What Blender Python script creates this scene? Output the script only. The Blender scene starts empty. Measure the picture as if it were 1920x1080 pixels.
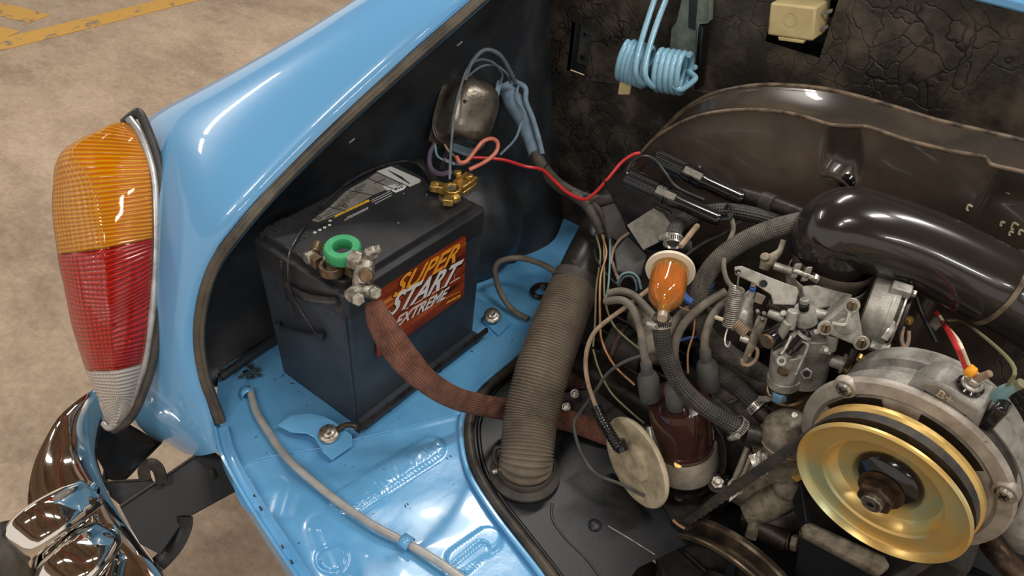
import bpy, bmesh, math, random
from mathutils import Vector, Matrix
random.seed(7)
V = Vector
SC = bpy.context.scene
COL = SC.collection

# ------------------------------------------------------------------ camera
F = 1480.0
CAM = V((.5592, -.4576, .8467))
CD = V((-.4457, .6325, -.6335)).normalized()
CR = V((.7836, .6178, .0655)); CR = (CR - CD * CR.dot(CD)).normalized()
CU = CR.cross(CD).normalized()
cd = bpy.data.cameras.new('camera'); cam = bpy.data.objects.new('camera', cd); COL.objects.link(cam)
cd.sensor_width = 36; cd.lens = 36 * F / 1920; cd.clip_start = .02; cd.clip_end = 100
M = Matrix.Identity(4)
for i in range(3):
    M[i][0] = CR[i]; M[i][1] = CU[i]; M[i][2] = -CD[i]; M[i][3] = CAM[i]
cam.matrix_world = M
SC.camera = cam
# ------------------------------------------------------------------ world, lamps, exposure
w = bpy.data.worlds.new('garage_ambient'); SC.world = w; w.use_nodes = True
bg = w.node_tree.nodes['Background']
bg.inputs[0].default_value = (.62, .56, .50, 1); bg.inputs[1].default_value = 1.25
SC.view_settings.view_transform = 'Standard'; SC.view_settings.look = 'None'
SC.view_settings.gamma = 1; SC.view_settings.use_curve_mapping = False
SC.view_settings.exposure = 0.12
def lamp(name, loc, tgt, power, sx, sy, col=(1, .96, .9)):
    l = bpy.data.lights.new(name, 'AREA'); l.shape = 'RECTANGLE'; l.size = sx; l.size_y = sy; l.energy = power; l.color = col
    o = bpy.data.objects.new(name, l); COL.objects.link(o); o.location = loc
    o.rotation_euler = (V(tgt) - V(loc)).to_track_quat('-Z', 'Y').to_euler()
    return o
# fluorescent fittings of the parking garage, hung under its ceiling
for i, (x, y, rz, p) in enumerate([(-.6, 1.0, .2, 26), (.9, .5, .2, 26), (.2, -1.5, .2, 22), (-2.6, -.6, .2, 34), (2.4, -1.6, .2, 26), (-1.9, 2.4, .2, 34)]):
    o = lamp('fluorescent_tube', (x, y, 1.95), (x, y, 0), p, 1.2, .10)
    o.rotation_euler = (0, 0, math.radians(60) + rz)

# ------------------------------------------------------------------ picture point -> point in the place
def ray(px, py): return CD + CR * ((px - 960) / F) - CU * ((py - 540) / F)
def at(px, py, t): return CAM + ray(px, py) * t
def onp(px, py, ax, v):
    k = ray(px, py); return CAM + k * ((v - CAM[ax]) / k[ax])
def onx(px, py, v=0.0): return onp(px, py, 0, v)
def ony(px, py, v=0.0): return onp(px, py, 1, v)
def onz(px, py, v=0.0): return onp(px, py, 2, v)
def onplane(px, py, o, n):
    k = ray(px, py); return CAM + k * ((o - CAM).dot(n) / k.dot(n))
def P(l): return [at(*p) for p in l]
def pr(r, t): return r * t / F

# ------------------------------------------------------------------ materials
def lin(c): return tuple(((x / 255) / 12.92 if x / 255 <= .04045 else ((x / 255 + .055) / 1.055) ** 2.4) for x in c) + (1,)
MT = {}
def mat(name, c, c2=None, rough=.5, metal=0, scale=60, bump=0, bscale=300, coat=0, trans=0, lo=.4, hi=.65, braid=0, spec=.5, detail=4, speck=None, rvar=0, ior=1.45, alpha=1, aniso=None):
    m = bpy.data.materials.new(name); m.use_nodes = True; MT[name] = m
    nt = m.node_tree; N = nt.nodes; L = nt.links; b = N['Principled BSDF']
    b.inputs['Roughness'].default_value = rough; b.inputs['Metallic'].default_value = metal
    b.inputs['Coat Weight'].default_value = coat; b.inputs['Coat Roughness'].default_value = .04
    b.inputs['Transmission Weight'].default_value = trans; b.inputs['IOR'].default_value = ior
    b.inputs['Specular IOR Level'].default_value = spec
    b.inputs['Base Color'].default_value = lin(c)
    tc = N.new('ShaderNodeTexCoord')
    last = None
    if c2 is not None:
        n = N.new('ShaderNodeTexNoise'); n.inputs['Scale'].default_value = scale; n.inputs['Detail'].default_value = detail; n.inputs['Roughness'].default_value = .6
        L.new(tc.outputs['Object'], n.inputs['Vector'])
        r = N.new('ShaderNodeValToRGB'); r.color_ramp.elements[0].position = lo; r.color_ramp.elements[1].position = hi
        r.color_ramp.elements[0].color = lin(c); r.color_ramp.elements[1].color = lin(c2)
        L.new(n.outputs['Fac'], r.inputs['Fac']); last = r.outputs['Color']
        if rvar:
            mr = N.new('ShaderNodeMapRange'); mr.inputs['From Min'].default_value = lo; mr.inputs['From Max'].default_value = hi
            mr.inputs['To Min'].default_value = rough; mr.inputs['To Max'].default_value = rough + rvar
            L.new(n.outputs['Fac'], mr.inputs['Value']); L.new(mr.outputs[0], b.inputs['Roughness'])
    if speck:
        sc, thr, sc_col = speck
        n2 = N.new('ShaderNodeTexNoise'); n2.inputs['Scale'].default_value = sc; n2.inputs['Detail'].default_value = 6; n2.inputs['Roughness'].default_value = .7
        L.new(tc.outputs['Object'], n2.inputs['Vector'])
        r2 = N.new('ShaderNodeValToRGB'); r2.color_ramp.elements[0].position = thr; r2.color_ramp.elements[1].position = thr + .05
        L.new(n2.outputs['Fac'], r2.inputs['Fac'])
        mx = N.new('ShaderNodeMix'); mx.data_type = 'RGBA'
        L.new(r2.outputs['Color'], mx.inputs['Factor'])
        if last: L.new(last, mx.inputs['A'])
        else: mx.inputs['A'].default_value = lin(c)
        mx.inputs['B'].default_value = lin(sc_col); last = mx.outputs['Result']
    if braid:
        uv = N.new('ShaderNodeUVMap'); sep = N.new('ShaderNodeSeparateXYZ'); L.new(uv.outputs[0], sep.inputs[0])
        def mth(op, a, bb):
            q = N.new('ShaderNodeMath'); q.operation = op
            for i, x in enumerate((a, bb)):
                if x is None: continue
                if isinstance(x, (int, float)): q.inputs[i].default_value = x
                else: L.new(x, q.inputs[i])
            return q.outputs[0]
        uu = mth('MULTIPLY', sep.outputs[0], braid[0] * 6.2832); vv = mth('MULTIPLY', sep.outputs[1], braid[1])
        s1 = mth('SINE', mth('ADD', uu, vv), None); s2 = mth('SINE', mth('SUBTRACT', uu, vv), None)
        h = mth('MULTIPLY', s1, s2)
        h01 = mth('MULTIPLY_ADD', h, .5); 
        bp = N.new('ShaderNodeBump'); bp.inputs['Strength'].default_value = .9; bp.inputs['Distance'].default_value = .0012
        L.new(h, bp.inputs['Height']); L.new(bp.outputs[0], b.inputs['Normal'])
        mr = N.new('ShaderNodeMapRange'); mr.inputs['From Min'].default_value = -1; mr.inputs['From Max'].default_value = 1
        mr.inputs['To Min'].default_value = .62; mr.inputs['To Max'].default_value = 1.15
        L.new(h, mr.inputs['Value'])
        mx = N.new('ShaderNodeMix'); mx.data_type = 'RGBA'; mx.blend_type = 'MULTIPLY'; mx.inputs['Factor'].default_value = 1
        if last: L.new(last, mx.inputs['A'])
        else: mx.inputs['A'].default_value = lin(c)
        L.new(mr.outputs[0], mx.inputs['B']); last = mx.outputs['Result']
    elif bump:
        n3 = N.new('ShaderNodeTexNoise'); n3.inputs['Scale'].default_value = bscale; n3.inputs['Detail'].default_value = 5
        L.new(tc.outputs['Object'], n3.inputs['Vector'])
        bp = N.new('ShaderNodeBump'); bp.inputs['Strength'].default_value = bump; bp.inputs['Distance'].default_value = .001
        L.new(n3.outputs['Fac'], bp.inputs['Height']); L.new(bp.outputs[0], b.inputs['Normal'])
    if last: L.new(last, b.inputs['Base Color'])
    return m
mat('blue_paint', (104, 167, 216), rough=.28, coat=.8, spec=.5)
mat('blue_tray', (92, 160, 210), (106, 172, 220), rough=.2, coat=.45, scale=9, speck=(60, .675, (62, 92, 104)), bump=.25, bscale=60, lo=.35, hi=.6)
mat('black_paint', (42, 46, 51), (58, 62, 67), rough=.38, scale=14, bump=.35, bscale=160, rvar=.15)
mat('firewall', (52, 48, 43), (96, 86, 73), rough=.4, scale=18, bump=1.0, bscale=120, rvar=.2, lo=.45, hi=.7)
mat('tin_black', (17, 19, 23), (25, 27, 31), rough=.42, scale=20, bump=.2, bscale=250, speck=(130, .72, (74, 72, 68)))
mat('shroud_black', (52, 47, 42), (78, 68, 58), rough=.27, scale=9, coat=.3, bump=.06, bscale=300, speck=(90, .74, (112, 98, 80)))
mat('shroud_edge', (120, 104, 86), (58, 51, 45), rough=.4, scale=60)
mat('rubber', (36, 35, 33), (74, 66, 54), rough=.5, scale=25, bump=.1)
mat('lid_rubber', (92, 84, 72), (62, 57, 50), rough=.42, scale=22)
mat('plastic_black', (36, 38, 42), (47, 50, 54), rough=.38, scale=25, bump=.08, bscale=600)
mat('battery_case', (46, 52, 60), (64, 72, 80), rough=.42, scale=16, bump=.05, lo=.35, hi=.8)
mat('battery_lid', (40, 41, 44), (52, 53, 55), rough=.4, scale=20, speck=(220, .76, (150, 160, 165)))
mat('gloss_black', (20, 20, 22), rough=.2, coat=.5)
mat('paper_hose', (112, 101, 88), (92, 82, 71), rough=.7, scale=30, speck=(150, .71, (168, 156, 138)))
mat('hose_cuff', (56, 54, 51), (76, 71, 65), rough=.6, scale=40)
mat('braid_copper', (154, 106, 86), (112, 74, 62), rough=.6, metal=.25, scale=45, braid=(15, 1500))
mat('braid_brown', (98, 64, 54), (74, 48, 42), rough=.7, scale=60, braid=(15, 1500))
mat('braid_hose', (124, 119, 109), (92, 88, 82), rough=.8, scale=60, braid=(12, 1500))
mat('braid_dark', (64, 62, 60), (88, 85, 80), rough=.7, scale=60, braid=(8, 900))
mat('chrome', (232, 228, 222), rough=.05, metal=1)
mat('steel', (196, 192, 184), (150, 146, 138), rough=.32, metal=.6, scale=150)
mat('bolt_steel', (190, 186, 178), (110, 100, 88), rough=.35, metal=.9, scale=220, bump=.2, bscale=500)
mat('lead', (176, 172, 160), (112, 104, 92), rough=.4, metal=.75, scale=160, bump=.7, bscale=420)
mat('bronze', (134, 112, 84), (98, 84, 66), rough=.35, metal=.7, scale=120, bump=.4)
mat('brass', (232, 196, 116), (176, 138, 66), rough=.3, metal=.8, scale=200, bump=.5, bscale=300)
mat('alu', (186, 184, 175), (146, 144, 136), rough=.42, metal=.4, scale=70, bump=.35, bscale=500)
mat('alu_cast', (158, 155, 148), (114, 110, 104), rough=.5, metal=.4, scale=40, bump=.5, bscale=350)
mat('alu_ring', (176, 168, 156), (134, 124, 112), rough=.5, metal=.35, scale=28, bump=.25, bscale=400, speck=(60, .68, (120, 98, 80)))
mat('alu_dirty', (142, 134, 118), (84, 76, 64), rough=.5, metal=.35, scale=60, bump=.6, bscale=300)
mat('zinc', (228, 192, 118), (196, 202, 160), rough=.34, metal=.6, scale=11, bump=.04, lo=.45, hi=.62)
mat('rust_metal', (94, 74, 58), (58, 48, 42), rough=.45, metal=.6, scale=70, bump=.6)
mat('dark_metal', (64, 58, 53), (40, 37, 34), rough=.4, metal=.5, scale=60, bump=.5)
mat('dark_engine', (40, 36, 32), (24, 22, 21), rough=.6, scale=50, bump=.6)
mat('engine_case', (96, 90, 80), (56, 52, 47), rough=.55, metal=.2, scale=45, bump=.8, bscale=250)
mat('boot_rubber', (84, 84, 82), (66, 66, 65), rough=.6, scale=50)
mat('wire_grey', (124, 116, 104), (96, 90, 82), rough=.55, scale=50)
mat('cap_brown', (62, 34, 28), (46, 26, 22), rough=.14, coat=.6, scale=20)
mat('cream_plate', (196, 184, 156), (156, 142, 116), rough=.5, scale=45, speck=(120, .68, (96, 84, 66)))
mat('green_felt', (50, 148, 96), (66, 164, 110), rough=.55, scale=60, bump=.3)
mat('relay_cream', (206, 190, 140), (188, 170, 122), rough=.45, scale=25)
mat('spring_blue', (128, 176, 200), (148, 192, 212), rough=.28, coat=.4, scale=30)
mat('bracket_green', (104, 118, 110), (132, 142, 130), rough=.55, scale=60, bump=.5)
mat('silver_cover', (134, 128, 118), (92, 86, 77), rough=.3, metal=.8, scale=26, bump=.3, bscale=220)
mat('harness_blue', (112, 134, 152), (94, 114, 132), rough=.6, scale=60, bump=.5)
mat('harness_tape', (78, 72, 64), (56, 52, 47), rough=.6, scale=60, bump=.5)
mat('red_wire', (190, 44, 44), rough=.35)
mat('orange_wire', (206, 128, 106), (188, 100, 82), rough=.35, scale=60)
mat('tan_wire', (164, 140, 116), (132, 112, 94), rough=.5, scale=80)
mat('olive_wire', (124, 122, 92), rough=.5)
mat('copper_wire', (172, 128, 88), rough=.4, metal=.3)
mat('black_wire', (34, 34, 36), rough=.4)
mat('blue_wire', (52, 96, 168), rough=.4)
mat('teal_wire', (120, 156, 160), rough=.45)
mat('purple_wire', (98, 88, 108), rough=.5)
mat('slate_wire', (86, 96, 104), (106, 116, 124), rough=.5, scale=60)
mat('nylon', (172, 172, 168), (150, 150, 148), rough=.3, scale=40, coat=.2)
mat('white_plastic', (226, 214, 190), rough=.4)
mat('amber_plastic', (255, 196, 104), rough=.05, coat=.3, trans=.85)
mat('filter_paper', (236, 150, 84), (214, 126, 66), rough=.7, scale=80)
mat('clear_nylon', (225, 215, 195), rough=.15, trans=.6)
mat('grey_card', (124, 122, 112), (100, 98, 92), rough=.6, scale=150)
mat('silver_strip', (186, 186, 184), (150, 150, 150), rough=.35, metal=.6, scale=60)
mat('gasket', (52, 50, 48), (74, 70, 65), rough=.42, scale=30)
mat('reflector', (225, 225, 222), rough=.35, metal=.3)
mat('label_grey', (130, 128, 122), (112, 110, 104), rough=.4, scale=60)
mat('label_light', (190, 190, 186), rough=.4)
mat('label_black', (24, 24, 26), rough=.4)
mat('ink_grey', (150, 148, 142), rough=.5)
mat('ink_dark', (44, 43, 42), rough=.5)
mat('ink_white', (224, 224, 222), rough=.4)
mat('ink_yellow', (226, 178, 50), rough=.4)
mat('ink_orange', (240, 160, 52), rough=.35)
mat('ink_brown', (60, 26, 14), rough=.4)
mat('handle_black', (30, 31, 33), (60, 60, 60), rough=.3, scale=40)
mat('blue_fitting', (112, 150, 180), rough=.35)
mat('yellow_boot', (232, 160, 36), rough=.4)
mat('bare_primer', (120, 118, 108), (86, 84, 78), rough=.6, scale=80, bump=.4)
mat('paint_chip', (66, 62, 56), rough=.8)

mat('gloss_duct', (34, 31, 29), (44, 40, 37), rough=.2, scale=14, coat=.6, lo=.3, hi=.8)
mat('worn_pipe', (36, 35, 34), (52, 49, 46), rough=.35, scale=20, speck=(70, .64, (176, 140, 110)))
mat('crank_metal', (70, 62, 54), (120, 104, 86), rough=.35, metal=.7, scale=30, speck=(22, .66, (120, 62, 34)))
mat('belt_rubber', (44, 44, 45), (70, 64, 56), rough=.6, scale=60)
mat('concrete_ceiling', (150, 130, 110), (118, 100, 84), rough=.8, scale=2)
mat('red_pipe_paint', (150, 50, 40), rough=.4)
def lens_mat(name, col, col2):
    m = mat(name, col, rough=.12, coat=.35, trans=.5)
    nt = m.node_tree; N = nt.nodes; L = nt.links; b = N['Principled BSDF']
    uv = N.new('ShaderNodeUVMap')
    wv = N.new('ShaderNodeTexWave'); wv.wave_type = 'BANDS'; wv.bands_direction = 'Y'; wv.inputs['Scale'].default_value = 1.0
    mp = N.new('ShaderNodeMapping'); mp.inputs['Scale'].default_value = (1, 26, 1)
    L.new(uv.outputs[0], mp.inputs[0]); L.new(mp.outputs[0], wv.inputs['Vector'])
    wv2 = N.new('ShaderNodeTexWave'); wv2.bands_direction = 'X'; wv2.inputs['Scale'].default_value = 1.0
    mp2 = N.new('ShaderNodeMapping'); mp2.inputs['Scale'].default_value = (9, 1, 1)
    L.new(uv.outputs[0], mp2.inputs[0]); L.new(mp2.outputs[0], wv2.inputs['Vector'])
    sx = N.new('ShaderNodeSeparateXYZ'); L.new(uv.outputs[0], sx.inputs[0])
    lt = N.new('ShaderNodeMath'); lt.operation = 'LESS_THAN'; L.new(sx.outputs[0], lt.inputs[0]); lt.inputs[1].default_value = .4
    ml = N.new('ShaderNodeMath'); ml.operation = 'MULTIPLY'; L.new(wv2.outputs['Fac'], ml.inputs[0]); L.new(lt.outputs[0], ml.inputs[1])
    ad = N.new('ShaderNodeMath'); ad.operation = 'MULTIPLY_ADD'; L.new(ml.outputs[0], ad.inputs[0]); ad.inputs[1].default_value = .5; L.new(wv.outputs['Fac'], ad.inputs[2])
    bp = N.new('ShaderNodeBump'); bp.inputs['Strength'].default_value = .8; bp.inputs['Distance'].default_value = .002
    L.new(ad.outputs[0], bp.inputs['Height']); L.new(bp.outputs[0], b.inputs['Normal'])
    r = N.new('ShaderNodeValToRGB'); r.color_ramp.elements[0].color = lin(col); r.color_ramp.elements[1].color = lin(col2)
    r.color_ramp.elements[1].position = 1.0
    L.new(ad.outputs[0], r.inputs['Fac']); L.new(r.outputs['Color'], b.inputs['Base Color'])
lens_mat('amber_lens', (236, 120, 0), (255, 190, 20))
lens_mat('red_lens', (160, 8, 2), (232, 40, 14))
lens_mat('clear_lens', (222, 214, 204), (250, 246, 240))

def label_art():
    m = bpy.data.materials.new('label_art'); m.use_nodes = True; MT['label_art'] = m
    nt = m.node_tree; N = nt.nodes; L = nt.links; b = N['Principled BSDF']; b.inputs['Roughness'].default_value = .35
    tc = N.new('ShaderNodeTexCoord'); mp = N.new('ShaderNodeMapping')
    mp.inputs['Rotation'].default_value = (math.radians(12), 0, 0); mp.inputs['Scale'].default_value = (1, 7, 75)
    L.new(tc.outputs['Object'], mp.inputs[0])
    n = N.new('ShaderNodeTexNoise'); n.inputs['Scale'].default_value = 1.0; n.inputs['Detail'].default_value = 3
    L.new(mp.outputs[0], n.inputs['Vector'])
    r = N.new('ShaderNodeValToRGB'); e = r.color_ramp.elements
    e[0].position = .36; e[0].color = lin((58, 24, 14)); e[1].position = .80; e[1].color = lin((230, 184, 96))
    for p, c in ((.46, (120, 46, 22)), (.60, (160, 70, 32)), (.70, (206, 124, 52))):
        q = e.new(p); q.color = lin(c)
    L.new(n.outputs['Fac'], r.inputs['Fac']); L.new(r.outputs['Color'], b.inputs['Base Color'])
label_art()

def floor_mat():
    m = bpy.data.materials.new('garage_concrete'); m.use_nodes = True; MT['garage_concrete'] = m
    nt = m.node_tree; N = nt.nodes; L = nt.links; b = N['Principled BSDF']; b.inputs['Roughness'].default_value = .55
    tc = N.new('ShaderNodeTexCoord')
    def noise(sc, det, ro=.6, vec=None):
        n = N.new('ShaderNodeTexNoise'); n.inputs['Scale'].default_value = sc; n.inputs['Detail'].default_value = det; n.inputs['Roughness'].default_value = ro
        L.new(vec or tc.outputs['Object'], n.inputs['Vector']); return n.outputs['Fac']
    mp = N.new('ShaderNodeMapping'); mp.inputs['Rotation'].default_value = (0, 0, math.radians(25)); mp.inputs['Scale'].default_value = (1, 1.7, 1)
    L.new(tc.outputs['Object'], mp.inputs[0])
    r = N.new('ShaderNodeValToRGB'); e = r.color_ramp.elements
    e[0].position = .3; e[0].color = lin((134, 114, 95)); e[1].position = .68; e[1].color = lin((194, 173, 148))
    q = e.new(.5); q.color = lin((172, 151, 128))
    L.new(noise(2.6, 11, .74, mp.outputs[0]), r.inputs['Fac'])
    r2 = N.new('ShaderNodeValToRGB'); e = r2.color_ramp.elements; e[0].position = .60; e[0].color = (1, 1, 1, 1); e[1].position = .74; e[1].color = (.58, .54, .5, 1)
    L.new(noise(5.5, 6, .7), r2.inputs['Fac'])
    r3 = N.new('ShaderNodeValToRGB'); e = r3.color_ramp.elements; e[0].position = .35; e[0].color = (.84, .84, .84, 1); e[1].position = .6; e[1].color = (1.06, 1.06, 1.06, 1)
    L.new(noise(60, 6, .7), r3.inputs['Fac'])
    c = r.outputs['Color']
    for rr in (r2, r3):
        mx = N.new('ShaderNodeMix'); mx.data_type = 'RGBA'; mx.blend_type = 'MULTIPLY'; mx.inputs['Factor'].default_value = 1
        L.new(c, mx.inputs['A']); L.new(rr.outputs['Color'], mx.inputs['B']); c = mx.outputs['Result']
    L.new(c, b.inputs['Base Color'])
    bp = N.new('ShaderNodeBump'); bp.inputs['Strength'].default_value = .3; bp.inputs['Distance'].default_value = .003
    L.new(noise(90, 6), bp.inputs['Height']); L.new(bp.outputs[0], b.inputs['Normal'])
floor_mat()
def crackle(m, sc, dist, dark):
    nt = m.node_tree; N = nt.nodes; L = nt.links; b = N['Principled BSDF']
    tc = N.new('ShaderNodeTexCoord'); n = N.new('ShaderNodeTexNoise'); n.inputs['Scale'].default_value = 12; n.inputs['Detail'].default_value = 3
    L.new(tc.outputs['Object'], n.inputs['Vector'])
    mx0 = N.new('ShaderNodeMix'); mx0.data_type = 'RGBA'; mx0.inputs['Factor'].default_value = .12; L.new(tc.outputs['Object'], mx0.inputs['A']); L.new(n.outputs['Color'], mx0.inputs['B'])
    v = N.new('ShaderNodeTexVoronoi'); v.feature = 'DISTANCE_TO_EDGE'; v.inputs['Scale'].default_value = sc; L.new(mx0.outputs['Result'], v.inputs['Vector'])
    r = N.new('ShaderNodeValToRGB'); r.color_ramp.elements[0].color = (dark, dark, dark, 1); r.color_ramp.elements[1].position = .06; L.new(v.outputs['Distance'], r.inputs['Fac'])
    n2 = N.new('ShaderNodeTexNoise'); n2.inputs['Scale'].default_value = 5; L.new(tc.outputs['Object'], n2.inputs['Vector'])
    r2 = N.new('ShaderNodeValToRGB'); r2.color_ramp.elements[0].position = .45; r2.color_ramp.elements[1].position = .6; L.new(n2.outputs['Fac'], r2.inputs['Fac'])
    mask = N.new('ShaderNodeMix'); mask.data_type = 'RGBA'; L.new(r2.outputs['Color'], mask.inputs['Factor']); mask.inputs['A'].default_value = (1, 1, 1, 1); L.new(r.outputs['Color'], mask.inputs['B'])
    src = b.inputs['Base Color'].links[0].from_socket
    mu = N.new('ShaderNodeMix'); mu.data_type = 'RGBA'; mu.blend_type = 'MULTIPLY'; mu.inputs['Factor'].default_value = 1
    L.new(src, mu.inputs['A']); L.new(mask.outputs['Result'], mu.inputs['B']); L.new(mu.outputs['Result'], b.inputs['Base Color'])
    b2 = N.new('ShaderNodeBump'); b2.inputs['Strength'].default_value = .8; b2.inputs['Distance'].default_value = dist; L.new(mask.outputs['Result'], b2.inputs['Height'])
    L.new(b.inputs['Normal'].links[0].from_socket, b2.inputs['Normal']); L.new(b2.outputs[0], b.inputs['Normal'])
crackle(MT['firewall'], 34, .002, .35)
def stripe_mat():
    m = bpy.data.materials.new('worn_yellow'); m.use_nodes = True; MT['worn_yellow'] = m
    nt = m.node_tree; N = nt.nodes; L = nt.links; b = N['Principled BSDF']; b.inputs['Roughness'].default_value = .6
    tc = N.new('ShaderNodeTexCoord'); n = N.new('ShaderNodeTexNoise'); n.inputs['Scale'].default_value = 9; n.inputs['Detail'].default_value = 9; n.inputs['Roughness'].default_value = .72
    L.new(tc.outputs['Object'], n.inputs['Vector'])
    r = N.new('ShaderNodeValToRGB'); e = r.color_ramp.elements; e[0].position = .54; e[0].color = lin((204, 158, 70)); e[1].position = .58; e[1].color = lin((142, 122, 100))
    L.new(n.outputs['Fac'], r.inputs['Fac']); L.new(r.outputs['Color'], b.inputs['Base Color'])
stripe_mat()

# ------------------------------------------------------------------ mesh building
def catmull(pts, sub, closed=False):
    n = len(pts); out = []; prm = []
    if n == 2: sub = 1
    segs = n if closed else n - 1
    for i in range(segs):
        if closed: a, b, c, d_ = pts[(i - 1) % n], pts[i], pts[(i + 1) % n], pts[(i + 2) % n]
        else:
            b, c = pts[i], pts[i + 1]
            a = pts[i - 1] if i > 0 else b * 2 - c
            d_ = pts[i + 2] if i + 2 < n else c * 2 - b
        for k in range(sub):
            t = k / sub
            out.append(.5 * ((2 * b) + (c - a) * t + (2 * a - 5 * b + 4 * c - d_) * t * t + (-a + 3 * b - 3 * c + d_) * t ** 3)); prm.append(i + t)
    if not closed: out.append(pts[-1].copy()); prm.append(n - 1)
    return out, prm
def basis(ax, hint=None):
    ax = ax.normalized()
    h = hint or (V((0, 0, 1)) if abs(ax.z) < .9 else V((1, 0, 0)))
    x = (h - ax * h.dot(ax)).normalized(); return x, ax.cross(x)
def spw(v, e): return v if e == 2 else math.copysign(abs(v) ** (2 / e), v)
class MB:
    def __init__(s): s.bm = bmesh.new(); s.uv = s.bm.loops.layers.uv.new('UVMap')
    def vs(s, l): return [s.bm.verts.new(p) for p in l]
    def face(s, vs, uvs=None):
        try: f = s.bm.faces.new(vs)
        except ValueError: return
        if uvs:
            for l, q in zip(f.loops, uvs): l[s.uv].uv = q
    def grid(s, rows, wrap=False, uvf=None):
        R = [s.vs(r) for r in rows]; m = len(rows[0])
        for i in range(len(R) - 1):
            for j in range(m if wrap else m - 1):
                j2 = (j + 1) % m
                u0, u1 = j / m, (j + 1) / m
                if uvf: v0, v1 = uvf[i], uvf[i + 1]
                else: v0, v1 = i / (len(R) - 1), (i + 1) / (len(R) - 1)
                s.face([R[i][j], R[i][j2], R[i + 1][j2], R[i + 1][j]], [(u0, v0), (u1, v0), (u1, v1), (u0, v1)])
        return R
    def tube(s, pts, rad, n=10, sub=6, closed=False, flat=(1, 1), up=None, caps=True, rfun=None, sq=2):
        cp, prm = catmull([V(p) for p in pts], sub, closed)
        N_ = len(cp); rows = []; x = None; L_ = 0; uvf = []
        for i, p in enumerate(cp):
            if closed: tg = cp[(i + 1) % N_] - cp[i - 1]
            else: tg = cp[min(i + 1, N_ - 1)] - cp[max(i - 1, 0)]
            tg.normalize()
            if up is not None: x, y = basis(tg, V(up))
            elif x is None: x, y = basis(tg)
            else:
                x = (x - tg * x.dot(tg)).normalized(); y = tg.cross(x)
            if isinstance(rad, (list, tuple)):
                k = prm[i]; a = min(int(k), len(rad) - 1); b = min(a + 1, len(rad) - 1); r = rad[a] + (rad[b] - rad[a]) * (k - a)
            else: r = rad
            if i: L_ += (cp[i] - cp[i - 1]).length
            if rfun: r = rfun(r, L_)
            uvf.append(L_)
            rows.append([p + (x * (spw(math.cos(2 * math.pi * (j + .5) / n), sq) * flat[0]) + y * (spw(math.sin(2 * math.pi * (j + .5) / n), sq) * flat[1])) * r for j in range(n)])
        if closed: rows.append(rows[0]); uvf.append(L_)
        R = s.grid(rows, True, uvf)
        if caps and not closed: s.face(R[0]); s.face(R[-1][::-1])
        return s
    def lathe(s, o, ax, prof, n=32, caps=True):
        ax = V(ax).normalized(); x, y = basis(ax); o = V(o)
        rows = [[o + ax * h + (x * math.cos(2 * math.pi * j / n) + y * math.sin(2 * math.pi * j / n)) * max(r, 1e-5) for j in range(n)] for r, h in prof]
        R = s.grid(rows, True)
        if caps: s.face(R[0]); s.face(R[-1][::-1])
        return s
    def cyl(s, a, b, r, r2=None, n=20, bev=0):
        a, b = V(a), V(b); L_ = (b - a).length; r2 = r if r2 is None else r2
        pf = [(r, 0), (r2, L_)]
        if bev: pf = [(r - bev, 0), (r, bev), (r2, L_ - bev), (r2 - bev, L_)]
        return s.lathe(a, b - a, pf, n)
    def hexa(s, a, b, r): return s.lathe(a, V(b) - V(a), [(r * .9, 0), (r, (V(b) - V(a)).length * .15), (r, (V(b) - V(a)).length * .85), (r * .88, (V(b) - V(a)).length)], 6)
    def prism(s, pts, vec):
        vec = V(vec); a = s.vs(pts); b = s.vs([V(p) + vec for p in pts]); n = len(pts)
        s.face(a); s.face(b[::-1])
        for i in range(n): s.face([a[i], a[(i + 1) % n], b[(i + 1) % n], b[i]])
        return s
    def box(s, c, ax, ay, az):
        c, ax, ay, az = V(c), V(ax), V(ay), V(az)
        return s.prism([c - ax - ay - az, c + ax - ay - az, c + ax + ay - az, c - ax + ay - az], az * 2)
    def bx(s, x0, x1, y0, y1, z0, z1): return s.prism([(x0, y0, z0), (x1, y0, z0), (x1, y1, z0), (x0, y1, z0)], (0, 0, z1 - z0))
    def ball(s, c, r, n=16, sq=(1, 1, 1), ax=(0, 0, 1)):
        return s.lathe(c, ax, [(r * math.sin(math.pi * i / 10), -r * math.cos(math.pi * i / 10)) for i in range(11)], n, False)
    def build(s, name, m, parent=None, bevel=0, angle=38, sub=0, solid=0, segs=2, doubles=True):
        if doubles: bmesh.ops.remove_doubles(s.bm, verts=s.bm.verts, dist=1e-6)
        bmesh.ops.recalc_face_normals(s.bm, faces=s.bm.faces)
        org = ORG.get(parent.name, V((0, 0, 0))) if parent else V((0, 0, 0))
        if parent is None:
            lo = V([min(v.co[i] for v in s.bm.verts) for i in range(3)]); hi = V([max(v.co[i] for v in s.bm.verts) for i in range(3)])
            org = V(((lo.x + hi.x) / 2, (lo.y + hi.y) / 2, lo.z))
        for v in s.bm.verts: v.co -= org
        me = bpy.data.meshes.new(name); s.bm.to_mesh(me); s.bm.free()
        me.materials.append(MT[m])
        me.polygons.foreach_set('use_smooth', [True] * len(me.polygons)); me.set_sharp_from_angle(angle=math.radians(angle))
        o = bpy.data.objects.new(name, me); COL.objects.link(o)
        if parent: o.parent = parent
        else: o.location = org
        ORG[o.name] = org
        if sub:
            q = o.modifiers.new('s', 'SUBSURF'); q.levels = sub; q.render_levels = sub
        if solid:
            q = o.modifiers.new('t', 'SOLIDIFY'); q.thickness = solid; q.offset = 0
        if bevel:
            q = o.modifiers.new('b', 'BEVEL'); q.width = bevel; q.segments = segs; q.limit_method = 'ANGLE'; q.angle_limit = math.radians(35)
        return o
ORG = {}
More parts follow.
